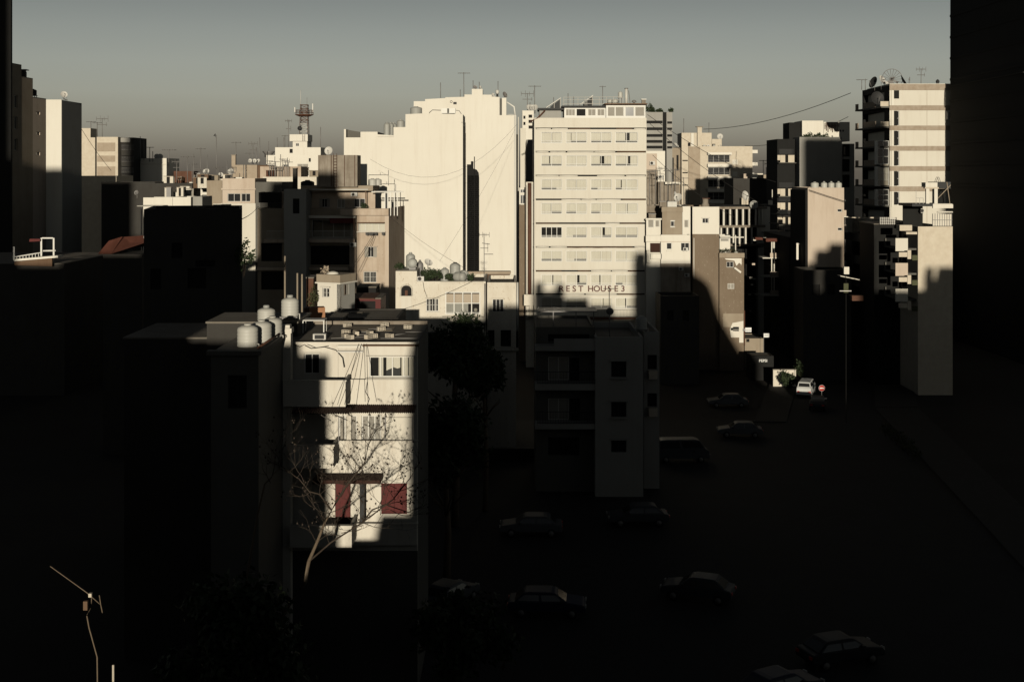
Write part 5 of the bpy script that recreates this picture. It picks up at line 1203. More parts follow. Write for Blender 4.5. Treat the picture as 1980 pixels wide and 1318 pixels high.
P3.add('post', MB().box(P3.px(1419),P3.px(1420.8),-.9,-.8,P3.pz(489),P3.pz(454)), M['white'])
tank(wx(1425,YP), YP+.8, P2.rz_top, .3, .5, 'small white tank on the brown annex roof', None, 'tankpale')
# raw concrete frame building stepping away along the street
fr = thing('concrete_frame_building', 'dark balconied building with rows of white posts right of the party wall', 'building', (wx(1391,190), 190, 0), rad(12))
fl = 15.0; zz = [wz(y,190) for y in (400,436,472)]
part('wall', MB().box(0,fl*.55,2.2,9,0,zz[0]+.1), M['dim'], fr)
for i, z in enumerate(zz): part('floor_slab', MB().box(-.2,fl*(.52 if i == 0 else .5),-.1,2.2,z-.35,z), M['conc'], fr)
for k in range(7):
    part('post', MB().box(.6+k*1.05,.85+k*1.05,.0,.3,zz[1],zz[0]-.35), M['white'], fr)
    part('post', MB().box(.2+k*1.0,.42+k*1.0,.0,.3,zz[2],zz[1]-.35), M['white'], fr)
    part('fin_wall', MB().slab([(.9+k*1.05,zz[1]),(1.15+k*1.05,zz[1]),(1.15+k*1.05,zz[0]-1.2),(.9+k*1.05,zz[0]-.5)], .8, .9), M['white'], fr)
P = pblock('end_house', 'white blank end house beside the dark balconied building', 1466, 1489, 400, 192, 8, M['white'], par=.3)
mesh_y = 191
dish(wx(1456,191), 190.5, wz(404,191)-.5, .66, 'big grey dish above the dark balconied building', None, 0, 10, 'tankgrey', .9)
dish(wx(1442,193), 194.5, zz[0]+.1, .8, 'half-hidden dish left of the big grey dish', None, 40, 10, 'metal', 1.2)
pblock('roof_hut', 'small pale hut behind the big grey dish', 1434, 1447, 383, 200, 2, M['stone'], par=.1, zb=zz[0])
P = pblock('dark_mid_house', 'unlit house under the right skyline', 1418, 1506, 345, 235, 10, M['soot_shade'], par=.3)
pblock('dark_mid_house', 'small pinkish roof room on the unlit house of the right skyline', 1438, 1452, 336, 237, 4, M['rose'], zb=P.rz_top, par=.2)
for k, (px, h, kd) in enumerate(((1478,3.8,0),(1484,2.4,2),(1489,3.2,1))): aerial(wx(px,237), 238, P.rz_top, h, 'aerial on the unlit house of the right skyline', 'aerials on the right skyline house', 1.6, kd)

# ---------------------------------------------------------------- grey-faced block on the right
YQ = 210
Q = pblock('grey_faced_block', 'block with a blank grey face and a sunlit edge on the right skyline', 1546, 1628, 265, YQ, 12, M['grey'], par=.5)
Qr = thing('grey_block_wing', 'dark recessed wing with loggias left of the grey-faced block', 'building', (wx(1503,YQ+3), YQ+3, 0))
wq = wx(1545.5,YQ+3)-wx(1503,YQ+3)
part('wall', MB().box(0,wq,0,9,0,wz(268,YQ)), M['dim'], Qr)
for k, y in enumerate((300,365,392,420,447)):
    for j, (a, b) in enumerate(((1503,1508),(1508.5,1518),(1524,1536))):
        z0, z1 = wz(y+14,YQ+2), wz(y,YQ+2)
        part('balcony_front', MB().box(wx(a,YQ+2)-wx(1503,YQ+3),wx(b,YQ+2)-wx(1503,YQ+3),-1.2+.1*j,-.9+.1*j,z0+(0 if j else .35),z1), M['stone'], Qr)
    part('loggia_slab', MB().box(0,wq*.8,-1.2,-.002,wz(y+16,YQ+2),wz(y+14.4,YQ+2)), M['shade'], Qr)
    part('window', MB().box(.3,wq*.75,-.03,-.002,wz(y-2,YQ+2),wz(y-12,YQ+2)), M['glass'], Qr)
P = pblock('roof_house', 'white roof house with a dark side on the grey-faced block', 1551, 1592, 233.5, YQ+4, 6, M['white'], zb=Q.rz_top, par=.2, cat='roof house')
pblock('roof_house', 'dark left side room of the white roof house', 1526, 1550.5, 237, YQ+5, 5, M['dim'], zb=wz(268,YQ), par=.2, cat='roof house')
P = pblock('roof_house', 'white right roof house with rusty pipes', 1592.5, 1643, 236, YQ+5, 5, M['white'], [(1624,1627,251,255,'void'),(1629,1632,251,255,'void')], zb=wz(265,YQ)-.6, par=.2, cat='roof house')
for k in range(9): P.add('rust_pipe', MB().tube([(P.px(1595+k*2.9),-.2,P.pz(250+k%3*3)),(P.px(1595+k*2.9),-.25,P.pz(238)),(P.px(1598+k*2.9),-.3,P.pz(237)),(P.px(1598+k*2.9),-.25,P.pz(247))], .05, 4), M['rust'])
P.add('rail', MB().box(P.px(1594),P.px(1622),-.25,-.2,P.pz(244),P.pz(243.4)), M['rust'])
for k in range(8): shrub('dark clump of plants on the grey-faced block roof', wx(1556+k*6,YQ+1), YQ+1.4, Q.rz_top, .5, .9+.2*(k%3), 120, .25, 130+k, 'leaf', 'plants on the grey-faced block', 'roof_shrub')
pblock('link_block', 'dark link block with loggia openings left of the striped tower', 1627.5, 1652, 278, YQ+1, 10, M['grey'], [(1629,1643,280,303,'void'),(1629,1643,308,332,'void'),(1629,1643,338,362,'void')], par=.3, t=1.0)

# ---------------------------------------------------------------- rose wall with four tanks
YR_ = 158
P = pblock('rose_wall_house', 'rose plastered blank wall with four tanks on its roof', 1562, 1632, 363, YR_, 9, M['rose'], [(1619.5,1628.5,404,410,'glass',1),(1620,1629,440,446,'glass',1)], par=.15)
for k in range(2): P.add('wall_cable', MB().tube([(.1,-.04,P.pz(367+k*2)),(P.w*.5,-.05,P.pz(378+k*2)),(P.w,-.04,P.pz(389+k*2))], .035, 4), M['cable'])
P.add('left_return', MB().box(-.25,-.005,.2,8.8,0,P.H-.3), M['dim'])
for k, (px, m_) in enumerate(((1576,'tankgrey'),(1594,'tankpale'),(1608,'tankgrey'),(1622,'tankgrey'))):
    tank(wx(px,YR_+1), YR_+1.2, P.rz_top, .52 if k == 0 else .42, .85, ('first','second','third','fourth')[k]+' tank from the left on the rose wall house', 'tanks on the rose wall house', m_)
for k, y in enumerate((412,441)): 
    t = thing('wall_box', 'rose box balcony on the side of the rose wall house', 'balcony', (wx(1633,YR_), YR_+1, wz(y+7,YR_)), 0, 'box balconies on the rose wall house'); part('box', MB().box(0,.5,0,1.6,0,.8), M['rose'], t)
    part('slab', MB().box(0,.7,-.1,1.7,-.1,-.003), M['white'], t)

pblock('shade_house', 'added dark house deepening the shade at the foot of the rose wall', 1553, 1646, 522, 150, 5, M['soot_shade'], [(1570,1585,550,570,'void'),(1600,1615,550,570,'void')], par=.4)  # both dark houses are added to blacken the shaded walls behind
pblock('shade_house', 'added dark house deepening the shade below the stacked white house', 1277, 1352, 572, 147, 5, M['soot_shade'], [(1290,1302,600,620,'void'),(1320,1332,600,620,'void')], par=.4)
# ---------------------------------------------------------------- street gap: lit balconies and pieces
X0s = wx(1562,158)-.26
sr = thing('street_row_house', 'low unlit row house behind the rose wall, carrying small sunlit balconies', 'building', (wx(1562,158), 167.3, 0))
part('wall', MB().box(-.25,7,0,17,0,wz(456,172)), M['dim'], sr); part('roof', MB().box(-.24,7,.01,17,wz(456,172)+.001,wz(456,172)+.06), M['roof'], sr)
for j, Ys in enumerate((174.0,)):
    for k, y in enumerate((489, 525, 561)):
        z = wz(y+9, Ys)
        t = thing('street_balcony', ('upper','middle','lower')[k]+' small sunlit balcony on the dark street side of the rose wall house', 'balcony', (X0s, Ys, z), 0, 'street balconies of the rose wall house')
        part('slab', MB().box(-2.3,0,-.2,3,-.12,0), M['white'], t)
        part('front', MB().box(-1.25,-.62,-.2,-.1,.001,.66), M['rose'], t); part('front', MB().box(-.58,-.05,-.1,0,.001,.66), M['rose'], t)
        part('post', MB().box(-1.05,-.92,.0,.13,.001,2.5), M['white'], t); part('post', MB().box(-.7,-.57,.0,.13,.001,2.5), M['white'], t)
cp = thing('tiled_canopy', 'small red tiled canopy over the street balconies', 'canopy', (X0s, 174, wz(467,174)))
part('tiles', MB().slab([(-1.9,0),(.0,0),(-.25,.45),(-1.9,.45)], -.5, 1.5), M['redtile'], cp); part('tiles', MB().slab([(-3.2,.2),(-2.1,.2),(-2.2,.55),(-3.2,.55)], .5, 1.8), M['redtile'], cp); part('post', MB().box(-.8,-.6,.2,.4,-.001,-2.0), M['white'], cp)
for k, (a_, b_) in enumerate(((1540,1544),(1548,1556))):
    t = thing('hanging_panel', ('narrow','wide')[k]+' white panel hung by the street corner of the rose wall house', 'panel', (wx(a_,161), 161, wz(502,161))); part('panel', MB().box(0,wx(b_,161)-wx(a_,161),0,.08,0,wz(470,161)-wz(502,161)), M['white'], t); part('rod', MB().box(0,1.2,.08,.12,2.0,2.05), M['metal'], t)
sg = thing('shop_sign', 'white two-line shop sign at the street corner', 'sign', world_pt(1441,640,150)); part('board', MB().box(0,.75,0,.08,.12,.42), M['signwhite'], sg); part('board', MB().box(0,.75,0,.08,-.1,.06), M['signwhite'], sg); part('bracket', MB().box(-.3,0,.03,.06,0,.3), M['metal'], sg)
sg = thing('shop_sign', 'small white square sign further down the street', 'sign', world_pt(1477,652,158)); part('board', MB().box(0,.68,0,.08,0,.5), M['signwhite'], sg); part('pole', MB().box(-.04,0,.02,.06,-5.1,.55), M['metal'], sg); part('stripe', MB().box(.1,.58,-.006,-.001,.2,.24).box(.1,.58,-.006,-.001,.32,.36), M['shade'], sg)
P = pblock('corner_shop', 'low corner shop wall catching the sun at the street end', 1440, 1476, 654, 160, 5, M['taupe'], [(1443,1449,641+14,661,'void')], par=.1)
P = pblock('drinks_kiosk', 'dark kiosk with white PEPSI lettering on its fascia', 1452, 1496, 688, 150, 3, M['dim'], par=.1, cat='kiosk')
P.add('lettering', letters('PEPSI', .32, .04), M['signwhite'], P.px(1475.5), -.03, P.pz(699.5))
P = pblock('garden_wall', 'short plastered garden wall catching the sun behind a dark bush', 1495, 1539, 715, 145, .4, M['old'], par=0, cat='wall')
shrub('pointed dark bush in front of the sunlit garden wall', wx(1526,143), 143.2, 0, 1.0, 2.2, 900, .28, 150, 'leaf', None, 'garden_bush')
shrub('dark creeper at the end of the sunlit garden wall', wx(1545,147), 147, 0, .8, 2.6, 500, .25, 151, 'leaf', None, 'garden_bush')

# ---------------------------------------------------------------- striped tower with dishes
YT = 190
T = pblock('striped_tower', 'tall cream tower with rough brown floor bands and dishes on its roof', 1720, 1862, 162, YT, 12, M['cream'],
           [(1728.5,1738.5,175,191,'void')]+[(1728.5,1738.5,y,y+28.5,'glass',1,2) for y in (214.5,253,292,331)]+[(1728.5,1738.5,371,396,'glass',1,2)], par=.7, t=.4)
for y0, y1 in ((163,174.5),(204,213.5),(243,252),(282.5,291.5),(321.5,330.5),(360.5,370)):
    T.add('floor_band', MB().box(-.03,T.w,-.12,-.003,T.pz(y1),T.pz(y0)), M['rough'])
for px in (1792,): T.add('wall_joint', MB().box(T.px(px),T.px(px)+.05,-.02,-.003,0,T.pz(175)), M['tan'])
T.add('pilaster', MB().box(T.px(1724),T.px(1727.5),-.1,-.003,T.pz(400),T.pz(175)), M['white'])
T.add('window_box', MB().box(T.px(1828),T.px(1838),-.8,-.003,T.pz(232),T.pz(215)), M['frame']); T.add('window_pane', MB().box(T.px(1830),T.px(1837.5),-.82,-.801,T.pz(231),T.pz(217)), M['shutter'])
# left side with balconies
dd = 11.9; TL = Panel(T.root, (-.068*dd, dd, 0), math.atan2(-1, .068))
LT = math.hypot(dd, .068*dd)
hs = []
for y in (208,247,285,323,361,400,440): hs.append((.5, LT-2.2, wz(y,YT)+.25, wz(y-32,YT)))
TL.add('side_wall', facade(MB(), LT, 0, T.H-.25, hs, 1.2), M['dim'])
for k, h in enumerate(hs):
    TL.window(LT*.1, LT*.3, h[2]+.2, h[3]-.1, 'glass', y=1.1, n=2); TL.window(LT*.45, LT*.7, h[2]+.2, h[3]-.1, 'glass', y=1.1, n=2)
    TL.add('balcony_slab', MB().box(.3,LT-.02,-1.3,1.0,h[2]-.3,h[2]-.05), M['shade'])
    for a, b in ((.4,1.5),(4.2,LT-2.6)): TL.add('balcony_parapet', MB().box(a,b,-1.3,-1.15,h[2]-.049,h[2]+.85), M['rough'])
    TL.add('end_parapet', MB().box(LT-.5,LT-.35,-1.29,-.01,h[2]-.04,h[2]+.7), M['stone'])
# glazed corner bays facing the camera
for k, (y0, y1) in enumerate(((272,318),(322,360),(366,398))):
    w_ = wx(1719,YT)-wx(1697,YT)
    f = T.window(-w_-.05, -.05, T.pz(y1), T.pz(y0), 'curtain' if k == 1 else 'glass', y=.2, n=2, m=3, b=.1)
    if k == 1: part('curtain', pleats(w_,T.pz(y0)-T.pz(y1)-.2,.06), M['cloth'], f, (0,.2,.1))
    part('bay_cheek', MB().box(-.1,-.003,.0,1.2,0,T.pz(y0)-T.pz(y1)), M['frame'], f)
RT = T.rz_top; GD = 'satellite dishes on the tall striped tower'
mesh_dish(wx(1726,YT+3), YT+3.5, RT, 1.58, 'big open mesh dish on the tall striped tower', 0, 8)
dish(wx(1693,YT+5), YT+5.5, RT-.0, .95, 'dark tilted dish left of the big mesh dish', GD, -70, 20, 'black', .9)
dish(wx(1702,YT+4), YT+3.5, RT, .75, 'pale dish left of the big mesh dish', GD, 40, 25, 'palemet', 1.2)
dish(wx(1745,YT+3), YT+3, RT, 1.05, 'dark tilted dish right of the big mesh dish', GD, 75, 30, 'black', .8)
dish(wx(1712,YT+3), YT+2.5, RT, .5, 'small dish at the foot of the big mesh dish', GD, 40, 30, 'metal', .6)
dish(wx(1698.5,YT-.2), YT+.8, wz(201,YT), 1.05, 'round dish hung on the side of the striped tower', GD, 10, 10, 'palemet', .5)
for px, h, kd in ((1761,2.0,2),(1783,3.3,1),(1668,1.6,0),(1675,1.7,2),(1795,1.0,2)): aerial(wx(px,YT+3), YT+3.5, RT, h, 'aerial on the tall striped tower', 'aerials on the striped tower', 1.5, kd)
cn = thing('chimney_cowl', 'black vent cowl at the right of the striped tower roof', 'vent', (wx(1813,YT+2), YT+2, RT)); part('stack', MB().box(-.18,.18,-.18,.18,0,1.1), M['black'], cn); part('cap', MB().lathe([(.3,1.1),(.3,1.25),(.1,1.5)], 8), M['black'], cn)
# tall dark wall at the right edge, running with the sunlight
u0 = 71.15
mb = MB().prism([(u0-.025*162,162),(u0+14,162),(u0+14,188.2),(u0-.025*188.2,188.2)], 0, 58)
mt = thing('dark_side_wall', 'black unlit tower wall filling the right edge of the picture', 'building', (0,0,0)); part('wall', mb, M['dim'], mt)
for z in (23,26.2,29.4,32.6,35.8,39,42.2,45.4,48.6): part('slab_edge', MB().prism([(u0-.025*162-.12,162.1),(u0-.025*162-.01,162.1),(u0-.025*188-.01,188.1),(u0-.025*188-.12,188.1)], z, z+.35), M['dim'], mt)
part('cornice_strip', MB().prism([(u0-.025*162-.30,162.2),(u0-.025*162-.13,162.2),(u0-.025*188-.13,188),(u0-.025*188-.22,188)], wz(166,188)-.12, wz(166,188)), M['soot_shade'], mt)

# ---------------------------------------------------------------- sunlit end wall low on the right, with balconies along its side
YE = 140
E_ = pblock('end_wall_house', 'house with a blank sunlit end wall low at the right edge', 1775, 1842, 438, YE, 30, M['stone'], par=.15, roofm='roof')
for k in range(26): E_.add('course_line', MB().box(.05,E_.w-.05,-.012,-.002,E_.pz(450+k*11),E_.pz(449.2+k*11)), M['stone'])
SL = Panel(E_.root, (0,30,0), rad(-90))
for k, y in enumerate((478,526,576)):
    zf = wz(y,YE)
    SL.add('window', MB().box(3,26,-.02,-.003,zf+.3,zf+2.2), M['glass'])
    SL.add('balcony_slab', MB().box(2,29.5,-1.9,-.004,zf-.35,zf-.15), M['shade'])
    SL.add('balcony_parapet', MB().box(2,24,-1.9,-1.75,zf-.149,zf+.7), M['shade'])
    E_.add('balcony_end', MB().box(E_.px(1734),E_.px(1758),.45,.6,E_.pz(y+8),E_.pz(y-17)), M['cream' if k != 1 else 'rose'])
    E_.add('balcony_end', MB().box(E_.px(1735),E_.px(1751),-.6,-.45,E_.pz(y+18),E_.pz(y+9)), M['stone'])
    E_.add('balcony_side', MB().box(E_.px(1751.5),E_.px(1758.5),-.6,-.5,E_.pz(y+22),E_.pz(y+5)), M['stone'])
    E_.add('awning_end', MB().box(E_.px(1762),E_.px(1773),-.3,-.2,E_.pz(y+25),E_.pz(y+15)), M['leaf2'])
E_.add('eave_box', MB().box(E_.px(1738),E_.px(1762),-.3,1.0,E_.pz(446),E_.pz(435)), M['stone'])
E_.add('eave_slab', MB().box(E_.px(1749),E_.px(1770),-.6,.6,E_.pz(452.5),E_.pz(448)), M['stone'])
ro = thing('roof_terrace', 'glazed roof terrace with canopy over the blank end wall', 'roof terrace', (wx(1775,YE), YE+.8, E_.rz_top))
rX2 = lambda px: wx(px,YE)-wx(1775,YE); rZ2 = lambda py: wz(py,YE)-E_.rz_top
part('canopy', MB().box(rX2(1763),rX2(1804),-.9,4,rZ2(399),rZ2(394)), M['black'], ro); part('parapet', MB().box(rX2(1803),rX2(1842),-.95,-.7,rZ2(402.5),rZ2(395)), M['white'], ro)
part('soffit_roll', MB().tube([(rX2(1812),-.8,rZ2(410)),(rX2(1842),-.8,rZ2(410))], .1, 6), M['white'], ro)
part('upper_floor', MB().box(rX2(1788),rX2(1842),-.7,4,rZ2(395)+.002,rZ2(394)), M['white'], ro)
part('glazing', MB().box(rX2(1804),rX2(1842),-.6,-.55,rZ2(437),rZ2(414)), M['cloth'], ro)
for k in range(9): part('mullion', MB().box(rX2(1804+k*4.6),rX2(1804.9+k*4.6),-.66,-.601,rZ2(437),rZ2(413)), M['metal'], ro)
part('rail', MB().box(rX2(1804),rX2(1842),-.7,-.661,rZ2(426),rZ2(425)), M['metal'], ro)
part('back_wall', MB().box(rX2(1764),rX2(1803),2.5,2.7,0,rZ2(399)), M['dim'], ro)
for px, yt in ((1793,365),(1809,365)): part('column', MB().box(rX2(px),rX2(px+6.5),-.4,-.1,rZ2(394)+.003,rZ2(yt)), M['white'], ro)
part('column_head', MB().box(rX2(1790),rX2(1817),-.5,0,rZ2(364.8),rZ2(362)), M['stone'], ro); part('roof_box', MB().box(rX2(1792),rX2(1815),-.4,1,rZ2(362)+.003,rZ2(353)), M['white'], ro)
part('dark_awning', MB().box(rX2(1816),rX2(1842),-.2,3,rZ2(365),rZ2(352)), M['black'], ro); part('dark_back', MB().box(rX2(1817),rX2(1842),1.5,1.7,rZ2(394)+.01,rZ2(366)), M['dim'], ro)
part('strut', MB().tube([(rX2(1816),-.3,rZ2(384)),(rX2(1841),-.3,rZ2(358))], .05, 5).tube([(rX2(1834),-.25,rZ2(352)),(rX2(1840),-.25,rZ2(394))], .05, 5), M['tan'], ro)
part('roof_hoop', MB().tube([(rX2(1812)+.02*k*3, 0, rZ2(352)+.55*math.sin(k*math.pi/8)) for k in range(9)], .03, 4).tube([(rX2(1815)+.02*k*3, 0, rZ2(352)+.55*math.sin(k*math.pi/8)) for k in range(9)], .03, 4), M['metal'], ro)
part('terrace_rail', MB().tube([(rX2(1771),-.85,rZ2(383)),(rX2(1785),-.85,rZ2(383))], .03, 4).tube([(rX2(1771),-.85,rZ2(394)),(rX2(1771),-.85,rZ2(368))], .03, 4).tube([(rX2(1778),-.85,rZ2(394)),(rX2(1778),-.85,rZ2(383))], .03, 4).tube([(rX2(1785),-.85,rZ2(394)),(rX2(1785),-.85,rZ2(383))], .03, 4), M['palemet'], ro)
ac_unit(wx(1795,YE), YE+2.5, wz(413,YE), 'white air conditioner on the roof terrace at the right edge', None, .35, .5)
fc = thing('terrace_fence', 'pale lattice fence on the terrace left of the blank end wall', 'fence', (wx(1702,YE+6), YE+6, wz(434,YE+6)))
fw = wx(1733,YE+6)-wx(1702,YE+6)
for k in range(9): part('lath', MB().box(fw*k/8-.03,fw*k/8+.03,-.02,.02,0,.85), M['palemet'], fc)
for k in range(5): part('cross_lath', MB().box(0,fw,.021,.05,.05+.18*k,.1+.18*k), M['palemet'], fc)
pblock('terrace_house', 'unlit terrace house under the lattice fence', 1690, 1772, 434, YE+6.4, 6, M['dim'], par=0, cat='building')

# pieces catching the sun in the dark street
kt = thing('street_canopy_stack', 'stack of small sunlit canopies and a green panel in the dark street', 'canopy', (wx(1640,124), 124, 0))
kx = lambda px: wx(px,124)-wx(1640,124); kz = lambda py: wz(py,124)
part('pole', MB().tube([(-.05,.6,0),(-.05,.6,kz(520))], .03, 6), M['dim'], kt)
part('white_box', MB().box(kx(1632),kx(1642),.0,.4,kz(530),kz(516)), M['white'], kt)
for k in range(4): part('slat', MB().slab([(kx(1621+k*9),kz(533+k*1.8)),(kx(1631+k*9),kz(535+k*1.8)),(kx(1631+k*9),kz(533.5+k*1.8)),(kx(1621+k*9),kz(531.5+k*1.8))], -.8, .3), M['cream'], kt)
part('green_panel', MB().box(kx(1632),kx(1641),.1,.2,kz(566),kz(548)), M['leaf2'], kt)
part('brown_box', MB().box(kx(1646),kx(1668),-.3,.5,kz(581),kz(571)), M['rust'], kt)
part('rail', MB().box(kx(1623),kx(1646),-.1,-.02,kz(563),kz(561.5)), M['palemet'], kt)
rs = random.Random(77)
for k in range(14):
    px, py, Y = rs.uniform(1444,1500), rs.uniform(452,640), rs.uniform(176,184)
    t = thing('street_fitting', 'one of the small fittings glinting in the dark street canyon', 'fitting', world_pt(px,py,Y), 0, 'fittings glinting in the dark street'); w_ = rs.uniform(.15,.5)
    part('panel', MB().box(0,w_,0,.1,0,rs.uniform(.12,.4)), M[rs.choice(('white','rose','stone','cream'))], t); part('bracket', MB().box(w_*.4,w_*.6,.1,3.2,.02,.08), M['black'], t)

# broken sunlit edges along the dark street canyon
rs = random.Random(91)
for k in range(9):
    Y = 176+k*1.4; y0 = 398+k*19
    bx_ = wx(1506+rs.uniform(-6,20), Y)
    t = thing('canyon_balcony', '%s sunlit balcony edge from the top in the dark canyon left of the rose wall' % ORD[k], 'balcony', (bx_, Y+6, wz(y0,Y)), 0, 'sunlit balcony edges in the dark street canyon')
    w_ = rs.uniform(.5,1.3)
    part('parapet', MB().box(0,w_,-.1,0,0,rs.uniform(.4,.8)), M[rs.choice(('stone','cream','rose','white'))], t)
    part('slab', MB().box(-.3,w_+.4,-.2,5,-.12,-.002), M['shade'], t)
    part('post', MB().box(w_-.1,w_,-.1,0,.81,2.2), M[rs.choice(('stone','cream'))], t)

# ---------------------------------------------------------------- unlit apartment house before the hotel
YZ = 96
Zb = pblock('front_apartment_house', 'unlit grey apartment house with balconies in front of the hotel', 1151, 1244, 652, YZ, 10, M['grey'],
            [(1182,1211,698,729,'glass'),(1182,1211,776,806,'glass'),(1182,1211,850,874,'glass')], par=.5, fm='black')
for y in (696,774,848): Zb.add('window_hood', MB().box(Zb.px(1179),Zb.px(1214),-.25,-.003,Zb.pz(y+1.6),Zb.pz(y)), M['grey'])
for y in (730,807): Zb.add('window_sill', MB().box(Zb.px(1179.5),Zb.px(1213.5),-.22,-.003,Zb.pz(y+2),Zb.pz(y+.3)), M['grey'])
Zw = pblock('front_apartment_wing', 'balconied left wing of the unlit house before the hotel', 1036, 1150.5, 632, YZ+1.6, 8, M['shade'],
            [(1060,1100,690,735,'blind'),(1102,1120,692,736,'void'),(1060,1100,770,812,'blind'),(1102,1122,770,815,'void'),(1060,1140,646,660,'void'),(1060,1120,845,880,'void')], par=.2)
for y0, y1, yp in ((664,673,650),(736,748,737),(812,822,813)):
    Zw.add('balcony_slab', MB().box(-.1,Zw.w,-1.5,-.003,Zw.pz(y1),Zw.pz(y0)), M['grey'])
    if y0 > 700: railing(Zw, .1, Zw.w-.1, -1.42, Zw.pz(y0), .95, 'black', .2)
Zw.add('parapet', MB().box(Zw.px(1070),Zw.w,-1.45,-1.3,Zw.pz(664),Zw.pz(650)), M['grey'])
Ze = pblock('front_apartment_annex', 'slim right annex of the unlit house before the hotel', 1245, 1275, 642, YZ+2.5, 7, M['grey'], [(1252,1270,686,714,'void'),(1252,1270,760,786,'void')], par=.3)
for y in (715,787): Ze.add('balcony_parapet', MB().box(Ze.px(1253),Ze.px(1270),-.5,-.003,Ze.pz(y+16),Ze.pz(y)), M['stone'])
tf = thing('roof_pergola', 'dark roof pergola on the unlit house before the hotel', 'pergola', (wx(1040,98), 98.5, Zw.rz_top))
for a in (.2,1.2,3.0,4.4): part('post', MB().box(a,a+.08,0,.08,0,1.3), M['metal'], tf)
part('roof', MB().box(0,4.7,-.3,2.5,1.3,1.38), M['metal'], tf)
tank(wx(1240,99), 99, Ze.rz_top-.1, .45, 1.0, 'unlit tank on the roof before the hotel', None, 'tankgrey', .6)
t = aerial(wx(1178,98), 98, Zb.rz_top, 4.2, 'dark aerial standing in front of the hotel letters', None, .9, 0)
dish(wx(1180,97), 97.5, Zb.rz_top, .3, 'black round dish silhouetted on the hotel windows', None, 170, 15, 'black', 2.2)

# ---------------------------------------------------------------- trees
tree('evergreen_tree', 'dense dark evergreen before the old arch house', wx(880,88), 88, 0, 11.6, 3.3, 3.0, 3.0, 9000, .34, 11, 'leaf', None, .3)
tree('evergreen_tree', 'smaller dark evergreen at the right of the dense one', wx(938,92), 92, 0, 10.0, 1.8, 1.8, 2.3, 3500, .32, 12, 'leaf', None, .22)
tree('evergreen_tree', 'unlit low tree beside the near building', wx(865,76), 75, 0, 8.6, 3.2, 3.0, 3.4, 6000, .36, 13, 'leaf', None, .26)
tree('evergreen_tree', 'unlit bushy tree at the foot of the near building', wx(880,58), 56, 0, 4.0, 2.6, 2.6, 2.4, 4000, .3, 14, 'leaf', None, .2)
tree('evergreen_tree', 'leafy tree top left of the near building, lost in shade', wx(470,46), 46, 0, 7.5, 3.0, 2.6, 2.8, 5000, .3, 15, 'leaf', None, .2)
shrub('leafy climber on the edge of the dark left block', wx(474,79), 78.6, wz(505,79)-1, .7, 2.4, 500, .2, 16, 'leaf', None, 'climber')
# bare plane tree
bt = thing('bare_tree', 'leafless plane tree with hanging seed balls before the near building', 'tree', (wx(500,47), 47, 0))
rb = random.Random(5); limb = MB(); twig = MB(); balls = MB(); bx0 = wx(500,47)
def bp_(px, py, Y=47.0): return Vector((wx(px,Y)-bx0, Y-47.0, wz(py,Y)))
def grow(mbb, p, d, L, r, depth):
    pts = [p]; q = p.copy(); n = 4
    for k in range(n):
        d = (d + Vector((rb.uniform(-.35,.35), rb.uniform(-.35,.35), rb.uniform(-.15,.28)))).normalized(); q = q + d*L/n; pts.append(q.copy())
    mbb.tube(pts, r, 5 if depth < 2 else 4, r*.55)
    if depth == 4:
        if rb.random() < .3: balls.lathe([(.004,-.04),(.03,-.02),(.03,.02),(.004,.04)], 6, tuple(q-Vector((0,0,.12))))
        return
    for k in range(3 if depth < 3 else 2):
        b = pts[rb.choice((2,3,4))] if k else pts[-1]
        e = (d + Vector((rb.uniform(-.9,.9), rb.uniform(-.6,.6), rb.uniform(-.4,.7)))).normalized()
        grow(twig if depth >= 0 else mbb, b, e, L*rb.uniform(.6,.8), r*.55, depth+1)
trunk = [bp_(420,1500), bp_(490,1290), bp_(555,1175), bp_(590,1125), bp_(597,1085), bp_(612,1050), bp_(628,1010), bp_(650,970)]
limb.tube([(0,0,0), bp_(440,1400), bp_(490,1290)], .17, 8, .12)
limb.tube(trunk[1:5], .085, 8, .07); limb.tube(trunk[4:], .07, 7, .035)
twig.tube([bp_(597,1085), bp_(640,1048), bp_(700,1010), bp_(760,965), bp_(792,925)], .04, 6, .018)
twig.tube([bp_(650,970), bp_(672,935), bp_(705,895), bp_(712,860), bp_(728,830)], .045, 6, .02)
twig.tube([bp_(640,985), bp_(618,955), bp_(598,950), bp_(578,925)], .04, 6, .02)
twig.tube([bp_(700,1010), bp_(720,985), bp_(745,975), bp_(790,990)], .035, 6, .018)
limb.tube([bp_(440,1400,46), bp_(480,1100,46), bp_(497,1000,46), bp_(512,935,46), bp_(540,905,46)], .055, 7, .02)
